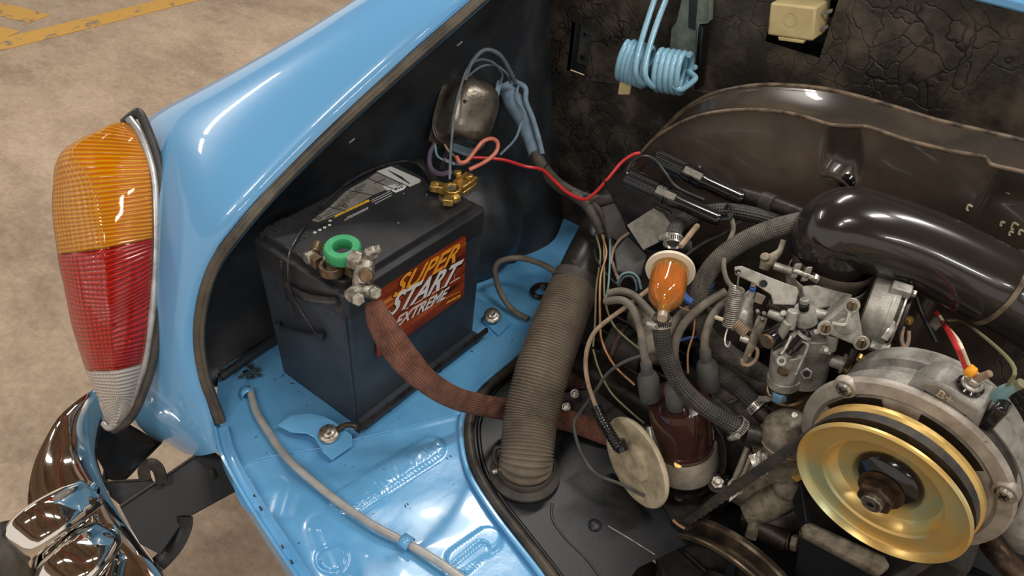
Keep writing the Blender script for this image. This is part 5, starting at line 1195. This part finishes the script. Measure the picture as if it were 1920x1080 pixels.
mb = MB(); mb.tube(P([(1428, 850, .92), (1440, 862, .915), (1446, 850, .91), (1438, 842, .915)]), .0022, n=8); mb.build('spring_loop', 'steel', fp)
# under the belt
mb = MB(); mb.tube(P([(1395, 965, .98), (1430, 950, .975), (1465, 925, .965), (1490, 905, .955)]), [.012, .02, .022, .016], n=16); mb.build('lower_housing', 'alu_dirty', fp)
mb = MB(); mb.ball(at(1475, 915, .945), .016, 14); mb.build('casting_lobe', 'alu_dirty', fp)
mb = MB(); q = at(1490, 888, .93); mb.hexa(q, q - CD * .01, .008); mb.build('flange_bolt', 'brass', fp)

# ================================================================== CARBURETTOR
cb = thing('carburetor', 'cast aluminium carburettor with levers and triangular cover below the elbow', 'carburettor', at(1480, 730, .95))
K0 = at(1530, 600, .915)
def cylp(name, a, b, rp, m, rp2=None, n=24, bev=.0008, par=None):
    """cylinder between two places; radius given in picture pixels at the first place"""
    A_, B_ = at(*a), at(*b); m2 = MB(); m2.cyl(A_, B_, pr(rp, a[2]), pr(rp2, b[2]) if rp2 else None, n=n, bev=bev); return m2.build(name, m, par or cb)
v0 = V((vb.x, vb.y, 0))
mb = MB(); mb.lathe(vb - UP * .085, UP, [(.022, 0), (.024, .02), (.028, .04), (.036, .06), (.041, .07), (.041, .083), (.038, .086)], 40); mb.build('throat', 'alu_cast', cb)
cylp('main_body', (1500, 705, .925), (1520, 612, .885), 46, 'alu_cast', 52, 32)
cylp('bowl', (1470, 715, .91), (1478, 655, .885), 29, 'alu', 31, 28)
cylp('bowl_rim', (1469, 718, .912), (1471, 704, .905), 31, 'alu', None, 28)
cylp('bowl_base', (1467, 734, .92), (1469, 718, .912), 25, 'dark_metal', 29)
mb = MB(); mb.hexa(at(1460, 748, .915), at(1463, 733, .905), .0095); mb.build('blue_drain_bolt', 'blue_fitting', cb, bevel=.0008)
plate('top_flange', [(1504, 536, .868), (1530, 533, .868), (1600, 552, .865), (1592, 572, .87), (1530, 580, .875), (1512, 570, .872)], 'alu', cb, .012, bevel=.002)
plate('throttle_lever', [(1377, 500, .875), (1391, 498, .875), (1440, 518, .87), (1474, 531, .868), (1494, 538, .866), (1498, 546, .867), (1492, 572, .87), (1450, 570, .875), (1446, 552, .874), (1412, 530, .875), (1379, 514, .878)], 'alu', cb, .0022)
for px, py, r_ in ((1385, 509, .0022), (1432, 532, .0042)):
    q = at(px, py, .8695); m2 = MB(); m2.cyl(q, q + CD * .006, r_, n=16); m2.build('lever_hole', 'gloss_black', cb)
cylp('centre_screw', (1509, 560, .862), (1508, 590, .872), 9, 'alu', None, 16)
cylp('centre_boss', (1510, 600, .882), (1508, 578, .870), 24, 'alu', 19)
cylp('centre_socket', (1508, 580, .867), (1507, 570, .862), 10, 'gloss_black', None, 16)
cylp('cross_tube', (1440, 568, .89), (1492, 588, .885), 10, 'dark_metal'); cylp('cross_tube', (1524, 585, .875), (1556, 594, .87), 10, 'alu'); cylp('cross_tube', (1440, 585, .89), (1470, 598, .885), 9, 'alu')
cylp('vent_post', (1480, 615, .87), (1487, 582, .86), 10, 'alu'); cylp('vent_post', (1462, 632, .875), (1478, 604, .862), 9, 'alu_cast')
for px, py in ((1488, 602), (1500, 598), (1470, 590), (1532, 625), (1540, 640)):
    cylp('small_boss', (px, py, .882), (px - 1, py - 3, .872), 6, 'alu', None, 14)
# triangular accelerator pump cover
tri = [(1596, 571), (1547, 613), (1614, 641)]
tp_ = []
def rounded(pts, r, n=5):
    out = []; N_ = len(pts)
    for i in range(N_):
        p, a, b = V((*pts[i], 0)), V((*pts[i - 1], 0)), V((*pts[(i + 1) % N_], 0)); u, v = (a - p).normalized(), (b - p).normalized()
        for k in range(n + 1): s_ = k / n; out.append(((p + u * r).lerp(p, s_)).lerp(p.lerp(p + v * r, s_), s_))
    return [(q.x, q.y) for q in out]
tt = lambda x, y: .842 + (x - 1547) * -.00012 + (y - 571) * .0002
R3 = rounded([(1606, 556), (1531, 617), (1622, 656)], 22)
ps = [at(x, y, tt(x, y)) for x, y in R3]; nv = (ps[6] - ps[0]).cross(ps[12] - ps[0]).normalized(); nv = nv if nv.dot(CD) > 0 else -nv
mb = MB(); mb.prism(ps, nv * .009); mb.build('pump_cover', 'alu', cb, bevel=.0016)
mb = MB(); mb.prism([p + nv * .009 + (p - at(1585, 610, .845)) * -.12 for p in ps], nv * .022); mb.build('pump_housing', 'alu_cast', cb, bevel=.002)
for px, py in tri:
    q = at(px, py, tt(px, py)) - nv * .003; m2 = MB(); m2.cyl(q + nv * .002, q - nv * .001, .0085, n=20, bev=.0005); m2.build('cover_ear', 'alu', cb)
    m2 = MB(); m2.cyl(q, q - nv * .0035, .0052, n=16, bev=.0008); sc_ = m2.build('cover_screw', 'bronze', cb)
    m2 = MB(); m2.box(q - nv * .0036, basis(nv)[0] * .0045, basis(nv)[1] * .0008, nv * .0004); m2.build('screw_slot', 'gloss_black', sc_)
q = at(1585, 610, tt(1585, 610)); m2 = MB(); m2.lathe(q, -nv, [(.0105, 0), (.010, .003), (.008, .0045), (.0001, .005)], 24); m2.build('cover_boss', 'alu', cb)
m2 = MB(); m2.tube([at(1560, 606, .838), at(1585, 608, .834), at(1594, 585, .836)], .002, n=6); m2.build('cover_rib', 'alu', cb)
# automatic choke
ca, cb2 = at(1622, 572, .885), at(1698, 596, .868); ax = (cb2 - ca).normalized(); CL = (cb2 - ca).length
mb = MB(); mb.lathe(ca, ax, [(.030, 0), (.036, .002), (.038, .010), (.039, CL * .55), (.040, CL * .56), (.040, CL * .72), (.036, CL * .74)], 48); ck = mb.build('choke_housing', 'alu', cb)
mb = MB(); mb.lathe(ca, ax, [(.0355, CL * .74), (.0355, CL * .86), (.030, CL * .9), (.030, CL * .98), (.022, CL * 1.0), (.0001, CL)], 40); mb.build('choke_element', 'dark_metal', cb)
ringat(ca + ax * CL * .84, cb2, .0355, .0022, 'retaining_ring', 'steel', cb, .0025)
x_, y_ = basis(ax, UP)
for an in (.25, 2.2, -1.7):
    q = ca + ax * CL * .8 + (x_ * math.cos(an) + y_ * math.sin(an)) * .041; m2 = MB(); m2.box(q - ax * .006, ax * .010, (x_ * math.cos(an) + y_ * math.sin(an)) * .006, (x_ * -math.sin(an) + y_ * math.cos(an)) * .006); m2.build('choke_ear', 'alu', cb, bevel=.0015)
    m2 = MB(); m2.hexa(q + ax * .004, q + ax * .009, .0042); m2.build('choke_screw', 'bolt_steel', cb)
mb = MB(); mb.tube(P([(1703, 520, .855), (1700, 545, .852), (1688, 580, .845), (1672, 615, .842), (1658, 636, .845)]), .0028, n=8, flat=(.6, 1.4)); mb.build('choke_bracket', 'steel', cb)
cylp('choke_terminal', (1700, 600, .862), (1710, 603, .858), 9, 'brass', None, 12)
mb = MB(); mb.tube(P([(1694, 612, .86), (1690, 635, .86), (1696, 652, .86), (1703, 640, .86), (1704, 620, .86)]), .0022, n=8); mb.build('choke_clip', 'tan_wire', cb)
wire('blue_lead', 'dark blue wire from the choke down behind it', 'wire', [(1692, 608, .868), (1690, 628, .868), (1694, 650, .872)], .0024, 'blue_wire', 'blue wire stubs')
# levers and links on the left
cylp('lever_shaft', (1450, 498, .90), (1488, 510, .893), 8, 'steel')
mb = MB(); mb.tube(P([(1469, 450, .89), (1462, 470, .89), (1450, 482, .89), (1438, 492, .892), (1432, 505, .895)]), [.0028, .003, .005, .007, .005], n=10, flat=(.5, 1.1), up=-CD); mb.build('cold_start_lever', 'alu_dirty', cb)
cylp('lever_knuckle', (1436, 488, .895), (1434, 480, .888), 9, 'alu_dirty', None, 14)
mb = MB(); mb.tube(P([(1412, 545, .905), (1402, 560, .905), (1397, 585, .905), (1398, 612, .908), (1408, 632, .91)]), [.003, .006, .008, .007, .004], n=10, flat=(.25, 1.2), up=-CD); mb.build('curved_lever', 'steel', cb)
cylp('blue_tip', (1411, 545, .90), (1412, 538, .896), 6, 'blue_wire', None, 12); cylp('tip_pin', (1412, 537, .896), (1414, 528, .893), 5, 'tan_wire', None, 12)
plate('shield_tab', [(1418, 548, .90), (1436, 556, .895), (1428, 572, .9), (1412, 566, .905)], 'alu_ring', cb, .002)
mb = MB(); mb.tube(P([(1430, 594, .89), (1420, 620, .892), (1408, 650, .897), (1394, 682, .905)]), [.0055, .0058, .0045, .0035], n=8, flat=(.45, 1.1), up=-CD); mb.build('fast_idle_lever', 'alu_dirty', cb)
mb = MB(); mb.tube(P([(1391, 672, .90), (1392, 682, .90), (1405, 684, .90), (1418, 672, .9), (1420, 656, .9), (1410, 652, .9), (1404, 668, .9)]), .0022, n=8); mb.build('link_hook', 'tan_wire', cb)
cylp('lever_pin', (1388, 632, .905), (1410, 640, .90), 8, 'steel'); mb = MB(); x0 = P([(1380, 606, .905), (1402, 626, .90)]); mb.tube(coil(None, x0[0], (x0[1] - x0[0]).normalized(), .0068, 7, (x0[1] - x0[0]).length / 7, .0012, seg=10), .0011, n=6, sub=1); mb.build('lever_spring', 'tan_wire', cb)
for px, py in ((1422, 588), (1434, 592), (1430, 602)): cylp('adjuster_screw', (px, py, .888), (px - 2, py - 6, .882), 4, 'bolt_steel', None, 10)
cylp('link_pin', (1340, 594, .91), (1356, 600, .905), 4, 'cream_plate')
cylp('idle_solenoid', (1474, 616, .885), (1440, 638, .875), 18, 'gloss_black'); cylp('solenoid_end', (1440, 638, .874), (1436, 641, .872), 15, 'bronze')
cylp('spray_nozzle', (1514, 622, .855), (1486, 655, .862), 12, 'gloss_black', 10, 20); cylp('nozzle_tip', (1487, 654, .861), (1478, 664, .864), 7, 'gloss_black')
m2 = MB(); a, b = at(1506, 632, .853), at(1509, 628, .852); m2.cyl(a, b, .0078, n=20); m2.build('nozzle_ring', 'steel', cb)
q = at(1463, 676, .862); m2 = MB(); m2.lathe(q, -CD, [(.0028, 0), (.0055, 0), (.0055, .004), (.0028, .004), (.0028, 0)], 20, False); m2.build('pipe_union', 'alu', cb)
cylp('union_stem', (1466, 676, .872), (1482, 660, .868), 8, 'alu')
plate('ear_bracket', [(1500, 700, .872), (1512, 690, .868), (1524, 698, .868), (1520, 710, .872), (1508, 712, .874)], 'alu', cb, .003)
q = at(1513, 701, .866); m2 = MB(); m2.cyl(q, q + CD * .004, .0036, n=14); m2.build('bracket_hole', 'gloss_black', cb)
m2 = MB(); m2.tube(P([(1504, 640, .85), (1512, 644, .85), (1513, 654, .852), (1492, 702, .866)]), .0016, n=8); m2.build('linkage_rod', 'steel', cb)
m2 = MB(); m2.tube(P([(1484, 630, .86), (1474, 650, .862), (1465, 664, .864)]), .0018, n=8); m2.build('linkage_rod', 'steel', cb)
q = at(1468, 698, .878); m2 = MB(); m2.cyl(q, q + UP * .003, .0065, n=20); m2.build('bowl_plug', 'bronze', cb)
cylp('outlet_pipe', (1540, 668, .895), (1592, 686, .885), 13, 'alu'); ringat(at(1580, 682, .887), at(1592, 686, .885), .0082, .0035, 'outlet_nut', 'steel', cb, .003); ringat(at(1590, 685, .885), at(1600, 689, .884), .0082, .0025, 'outlet_nut', 'brass', cb, .002)
cylp('side_post', (1556, 655, .868), (1562, 628, .858), 11, 'alu_cast'); plate('post_pad', [(1538, 648, .862), (1560, 652, .86), (1558, 666, .864), (1536, 662, .866)], 'alu', cb, .008); cylp('post_screw', (1549, 657, .862), (1549, 656, .858), 5, 'alu')
mb = MB(); mb.tube(P([(1602, 655, .868), (1596, 672, .87), (1585, 690, .875)]), .0035, n=8, flat=(.4, 1)); mb.build('side_lever', 'dark_metal', cb)
mb = MB(); mb.hexa(at(1608, 668, .865), at(1616, 672, .863), .005); mb.build('side_nut', 'brass', cb)
mb = MB(); mb.tube(P([(1636, 490, .875), (1645, 505, .87)]), .002, n=6); mb.build('blue_end', 'blue_wire', cb)
rsn = thing('return_spring', 'steel coil return spring hooked to the throttle lever', 'spring', at(1360, 640, .91))
a, b = at(1382, 540, .892), at(1368, 612, .912); ax = (b - a).normalized(); L_ = (b - a).length
mb = MB(); mb.tube(coil(None, a, ax, .0083, 19, L_ / 19, .001, seg=14), .00095, n=6, sub=1); mb.build('coil', 'steel', rsn)
mb = MB(); mb.tube(P([(1385, 511, .868), (1384, 525, .88), (1382, 541, .892)]), .0011, n=6); mb.build('hook_end', 'steel', rsn)
mb = MB(); mb.tube(P([(1366, 612, .912), (1360, 630, .912), (1360, 645, .91), (1366, 650, .908), (1369, 640, .908)]), .0013, n=6); mb.build('hook_end', 'steel', rsn)

# ================================================================== ALTERNATOR
AX = V((.08631, .98650, .13917)).normalized()
al = thing('alternator', 'cast alternator with grey ring cover behind the gold pulley', 'alternator', at(1690, 1000, .9))
pc0 = at(1645, 929, .78)
def ah(h): return pc0 + AX * h
ax_, az_ = basis(AX, UP)   # az_: picture right-ish, ax_: up
mb = MB(); mb.lathe(pc0, AX, [(.062, .046), (.104, .046), (.106, .049), (.106, .053), (.098, .056)], 72, False)
mb.lathe(pc0, AX, [(.062, .046), (.072, .0445), (.084, .043), (.088, .046), (.092, .043), (.104, .046)], 72, False); mb.build('ring_cover', 'alu_ring', al, angle=50)
mb = MB(); mb.lathe(pc0, AX, [(.05, .05), (.094, .052), (.0965, .058), (.097, .078), (.088, .082), (.085, .088), (.085, .100), (.092, .104), (.092, .125), (.080, .135), (.0001, .136)], 64, False); mb.build('housing', 'alu_cast', al)
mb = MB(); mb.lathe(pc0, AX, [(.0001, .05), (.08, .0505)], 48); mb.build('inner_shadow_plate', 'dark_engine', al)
def apt(px, py, h):
    return onplane(px, py, ah(h), AX)
for px, py in ((1582, 724), (1868, 920)):
    q = apt(px, py, .044); rd = (q - ah(.044)).normalized(); q = ah(.044) + rd * .099
    m2 = MB(); m2.lathe(q + AX * .006, -AX, [(.0125, 0), (.0125, .006), (.011, .008), (.0085, .008)], 24); m2.build('screw_boss', 'alu_ring', al)
    m2 = MB(); m2.lathe(q - AX * .002, -AX, [(.0085, 0), (.0085, .001), (.006, .0035), (.0001, .004)], 20); sc_ = m2.build('cover_screw', 'bolt_steel', al)
    for k in (0, 1):
        m2 = MB(); u_ = (ax_ * math.cos(k * 1.57 + .6) + az_ * math.sin(k * 1.57 + .6)); m2.box(q - AX * .0058, u_ * .004, AX.cross(u_) * .0008, AX * .0004); m2.build('screw_cross', 'gloss_black', sc_)
# openings round the cover
def aang(px, py):
    q_ = apt(px, py, .043) - ah(.043); return int(math.degrees(math.atan2(q_.dot(ax_), q_.dot(az_))))
for a0, a1 in ((aang(1655, 758), aang(1566, 775)), (aang(1815, 880), aang(1722, 788))):
    a0, a1 = min(a0, a1), max(a0, a1)
    m2 = MB(); m2.grid([[ah(.0418) + (az_ * math.cos(math.radians(a)) + ax_ * math.sin(math.radians(a))) * r_ for r_ in (.078, .0888)] for a in range(a0, a1 + 1, 4)]); m2.build('cover_opening', 'gloss_black', al)
# terminal tower
q0 = apt(1812, 712, .062); rd = (q0 - ah(.062)).normalized(); tdn = AX.cross(rd)
if tdn.dot(CR) < 0: tdn = -tdn
RTW = .122
def tw(r_, s_, h): return ah(h) + rd * r_ + tdn * s_
mb = MB(); mb.prism([tw(.085, -.038, .054), tw(RTW - .012, -.030, .054), tw(RTW, -.018, .054), tw(RTW, .026, .054), tw(.085, .034, .054)], AX * .036); mb.build('terminal_tower', 'alu_cast', al, bevel=.004)
mb = MB(); mb.prism([tw(.100, -.022, .0532), tw(.105, -.022, .0532), tw(.105, .018, .0532), tw(.100, .018, .0532)], AX * .004); mb.build('tower_slot', 'gloss_black', al)
q = tw(RTW, .006, .070)
m2 = MB(); m2.cyl(q, q + rd * .005, .0120, n=28, bev=.002); m2.build('insulator', 'gloss_black', al)
m2 = MB(); m2.cyl(q + rd * .004, q + rd * .008, .0098, n=22, bev=.001); m2.hexa(q + rd * .008, q + rd * .014, .0066); m2.build('terminal_nut', 'steel', al, bevel=.0005)
m2 = MB(); m2.cyl(q + rd * .013, q + rd * .028 + tdn * .006, .0034, n=14, bev=.0008); m2.build('terminal_stud', 'tan_wire', al)
TQ = q
text_mb('B+', tw(.108, -.012, .0536), tdn * .014, rd * .009, .001, 0, .02).build('cast_mark', 'cream_plate', al)
ry0 = TQ + rd * .016 - tdn * .010
m2 = MB(); m2.cyl(TQ + rd * .017 - tdn * .003, TQ + rd * .019 - tdn * .012, .0058, n=16, bev=.002); tag(m2.build('yellow_boot', 'yellow_boot'), 'small yellow ring terminal on the alternator stud', 'terminal')
bq = tw(RTW - .002, .030, .078)
m2 = MB(); m2.tube([bq, bq + rd * .012, bq + rd * .026 + tdn * .004], [.007, .006, .0045], n=12); tag(m2.build('blue_plug', 'teal_wire'), 'pale teal plug right of the alternator stud', 'plug')
m2 = MB(); m2.cyl(bq + rd * .024 + tdn * .004, bq + rd * .031 + tdn * .006, .0045, n=12); tag(m2.build('plug_tip', 'olive_wire'), 'olive tip on the teal plug', 'plug tip')
m2 = MB(); m2.box(tw(RTW - .012, .036, .068), rd * .018, tdn * .006, AX * .008); m2.build('plug_clip', 'gloss_black', al, bevel=.003)
YB = TQ + rd * .019 - tdn * .012
def W3(name, lb_, pts, r, m_): return tag(MB().tube(pts, r, n=8, sub=6).build(name, m_), lb_, 'wire')
W3('red_lead', 'red and white wire reaching the yellow terminal', [at(1755, 585, .90), at(1770, 608, .88), YB + rd * .02 - tdn * .02, YB + rd * .004 - tdn * .004, YB], .0028, 'red_wire')
W3('white_lead', 'thin white wire alongside the red one', [at(1762, 592, .89), at(1775, 612, .872), YB + rd * .023 - tdn * .018, YB + rd * .005], .0017, 'white_plastic')
W3('olive_lead', 'thin olive wire arching to the teal plug', [at(1775, 600, .90), at(1810, 606, .885), bq + rd * .045 - tdn * .01, bq + rd * .015], .0018, 'olive_wire')
wire('black_lead', 'black wire rising behind the choke toward the elbow', 'wire', [(1755, 640, .90), (1735, 600, .90), (1722, 570, .90), (1716, 545, .90)], .003, 'black_wire')
cylp('back_fitting', (1745, 615, .90), (1760, 600, .90), 10, 'wire_grey', None, 14, .001, al)
# mounting strap and bolt on the right
m2 = MB(); m2.tube([ah(.075) + (az_ * math.cos(a_) + ax_ * math.sin(a_)) * .106 for a_ in [math.radians(x) for x in range(-60, 75, 9)]], .011, n=10, flat=(1, .25), up=AX); m2.build('mounting_strap', 'alu_cast', al)
bs = thing('strap_bolt', 'blue-tinted steel bolt right of the alternator', 'bolt', at(1900, 870, .85))
m2 = MB(); m2.hexa(at(1882, 860, .84), at(1900, 838, .835), .0125); m2.build('bolt_head', 'steel', bs, bevel=.001)
m2 = MB(); m2.cyl(at(1876, 880, .85), at(1886, 858, .84), .009, n=16); m2.build('bolt_collar', 'harness_blue', bs)
m2 = MB(); m2.tube(P([(1880, 880, .86), (1895, 920, .86), (1900, 970, .87), (1930, 1010, .88)]), [.014, .017, .020, .022], n=14); m2.build('bracket_arm', 'alu_cast', bs, angle=80)
# gold pulley
pu = thing('alternator_pulley', 'gold zinc plated two-part alternator pulley', 'pulley', at(1645, 1040, .78))
mb = MB(); mb.lathe(pc0, AX, [(.0845, .0), (.0865, .0015), (.0865, .0045), (.078, .011), (.072, .0145), (.060, .0145)], 80, False)
mb.lathe(pc0, AX, [(.0845, 0), (.082, .0035), (.0805, .0075), (.079, .0085), (.0615, .0085), (.059, .0105), (.057, .018), (.052, .0235), (.046, .025), (.034, .025), (.010, .025)], 80, False); mb.build('front_half', 'zinc', pu, angle=30)
mb = MB(); mb.lathe(pc0, AX, [(.060, .0165), (.072, .0165), (.076, .019), (.084, .0265), (.0865, .029), (.0865, .034), (.083, .036), (.060, .038)], 80, False); mb.build('rear_half', 'zinc', pu, angle=30)
mb = MB(); mb.lathe(pc0, AX, [(.058, .0148), (.0845, .0148)], 64, False); mb.build('groove_shim', 'dark_metal', pu)
mb = MB(); mb.lathe(pc0, AX, [(.0001, .008), (.013, .008), (.017, .0085), (.031, .016), (.035, .0205), (.035, .0245), (.020, .0245)], 48, False); mb.build('dished_washer', 'gloss_black', pu, angle=50)
nb = ah(-.002)
mb = MB(); mb.lathe(nb, AX, [(.0225, .008), (.0225, .0115)], 28); mb.build('flat_washer', 'rust_metal', pu)
mb = MB(); mb.hexa(nb + AX * .009, nb - AX * .006, .0190); mb.build('hex_nut', 'rust_metal', pu, bevel=.001)
mb = MB(); mb.cyl(nb - AX * .004, nb - AX * .012, .0105, n=24, bev=.001); mb.build('shaft_end', 'bolt_steel', pu)
mb = MB(); mb.cyl(nb - AX * .0118, nb - AX * .0123, .0035, n=6); mb.build('shaft_hex', 'gloss_black', pu)

# ================================================================== CRANK PULLEY, BELT
kc = at(1352, 1125, 1.0); KR = .105
kp = thing('crank_pulley', 'dark rusty crankshaft pulley with spoke holes at the bottom edge', 'pulley', kc - UP * .1)
mb = MB(); mb.lathe(kc, AX, [(KR - .006, 0), (KR - .001, .001), (KR, .003), (KR - .003, .009), (KR - .016, .015), (KR - .016, .020), (KR - .002, .026), (KR, .029), (KR, .034), (KR - .01, .036)], 80, False); mb.lathe(kc, AX, [(KR - .006, 0), (KR - .010, .004), (KR - .013, .012), (KR - .015, .013)], 80, False); mb.build('rim', 'crank_metal', kp, angle=30)
mb = MB(); mb.lathe(kc, AX, [(KR - .015, .012), (KR - .030, .013), (KR - .031, .016)], 72, False); mb.build('web_ring', 'tin_black', kp)
mb = MB(); mb.lathe(kc, AX, [(.0001, .008), (.03, .008), (.036, .013)], 40, False); mb.build('hub', 'tin_black', kp)
for k in range(5):
    an = math.radians(96 + 72 * k); u_ = az_ * math.cos(an) + ax_ * math.sin(an); v_ = AX.cross(u_)
    m2 = MB(); m2.box(kc + AX * .014 + u_ * .055, u_ * .024, v_ * .006, AX * .002); m2.build('spoke', 'tin_black', kp, bevel=.001)
# belt: runs in both grooves
bl = thing('fan_belt', 'black toothed V belt running from the crank pulley up to the gold pulley', 'belt', kc - UP * .1)
ca_ = ah(.0205); ck_ = kc + AX * .018
pts = []
ua = 205; 
def cpt(c, r, deg): return c + (az_ * math.cos(math.radians(deg)) + ax_ * math.sin(math.radians(deg))) * r
dd = ca_ - ck_; phi = math.degrees(math.atan2(dd.dot(ax_), dd.dot(az_))); D_ = math.hypot(dd.dot(ax_), dd.dot(az_)); ra, rk = .081, .101
al_ = math.degrees(math.asin((rk - ra) / D_))
t1 = phi + 90 - al_; t2 = phi - 90 + al_
for k in range(13): pts.append(cpt(ca_, ra, t1 - (t1 - t2) * k / 12 ))
a, b = cpt(ca_, ra, t2), cpt(ck_, rk, t2)
for k in range(1, 8): pts.append(a.lerp(b, k / 8))
for k in range(17): pts.append(cpt(ck_, rk, t2 - (360 - (t1 - t2)) * k / 16))
a, b = cpt(ck_, rk, t1), cpt(ca_, ra, t1)
SPAN = (a, b)
for k in range(1, 8): pts.append(a.lerp(b, k / 8))
mb = MB(); N_ = len(pts); rows = []
cen = (ca_ + ck_) / 2
cpz, _ = catmull(pts, 2, True)
for i, p in enumerate(cpz):
    tg = (cpz[(i + 1) % len(cpz)] - cpz[i - 1]).normalized(); out = tg.cross(AX).normalized()
    if out.dot(p - cen) < 0: out = -out
    rows.append([p + out * .003 - AX * .0052, p + out * .003 + AX * .0052, p - out * .0065 + AX * .0036, p - out * .0065 - AX * .0036])
rows.append(rows[0]); mb.grid(rows, True); mb.build('belt_band', 'belt_rubber', bl)
a, b = SPAN; tg = (b - a).normalized(); out = tg.cross(AX).normalized(); out = out if out.dot(a - cen) > 0 else -out
for k in range(26):
    p = a.lerp(b, (k + .5) / 26) - out * .0065; m2 = MB(); m2.box(p, tg * .003, AX * .0036, out * .0016); m2.build('belt_tooth', 'belt_rubber', bl)
# bracket and fittings at the bottom
lb = thing('alternator_stand', 'heavy grey cast stand edge below the gold pulley', 'stand', at(1600, 1060, .9))
plate('stand_rim', [(1505, 984, .895), (1520, 978, .895), (1660, 1042, .87), (1672, 1062, .87), (1650, 1082, .875), (1506, 1006, .90)], 'alu_dirty', lb, .03, bevel=.004)
plate('stand_wall', [(1500, 1006, .91), (1660, 1088, .885), (1660, 1200, .95), (1480, 1150, .98)], 'tin_black', lb, .01)
plate('stand_web', [(1500, 900, .92), (1512, 980, .90), (1500, 1000, .91), (1485, 940, .93)], 'tin_black', lb, .006)
of = thing('oil_fitting', 'dark oily cast fitting with hex plug between the two pulleys', 'fitting', at(1440, 1010, .98))
cylp('fitting_body', (1420, 985, .985), (1478, 1018, .965), 24, 'dark_metal', 20, 24, .002, of); cylp('fitting_collar', (1406, 1010, .975), (1416, 975, .975), 12, 'alu_dirty', None, 6, .001, of)
mb = MB(); mb.hexa(at(1484, 1016, .96), at(1497, 1020, .955), .0105); mb.build('hex_plug', 'alu_dirty', of, bevel=.001)
ringat(at(1480, 1015, .961), at(1497, 1020, .955), .0095, .002, 'copper_washer', 'bronze', of, .0015)
mb = MB(); mb.tube(P([(1390, 970, 1.0), (1440, 975, .99), (1500, 960, .985)]), [.012, .022, .02], n=14); mb.build('fitting_neck', 'dark_metal', of)
mb = MB(); mb.ball(at(1530, 1040, 1.05), .05, 20); mb.build('oil_cover', 'dark_engine', of)
wire('rusty_pipe', 'rusty pipe disappearing at the lower right corner', 'pipe', [(1850, 1010, .95), (1875, 1040, .93), (1910, 1080, .92), (1960, 1140, .90)], .014, 'rust_metal', n=14)
wire('black_hose', 'black hose below the stand at the lower right', 'hose', [(1700, 1060, .98), (1740, 1075, .98), (1800, 1080, .97), (1850, 1100, .96)], .016, 'tin_black', n=14)
# small smudge guard plates between the belt and tin
plate('shroud_foot', [(1150, 480, 1.13), (1240, 500, 1.1), (1380, 560, 1.04), (1480, 640, 1.0), (1400, 660, 1.03), (1240, 600, 1.1)], 'dark_engine', ek, .01)
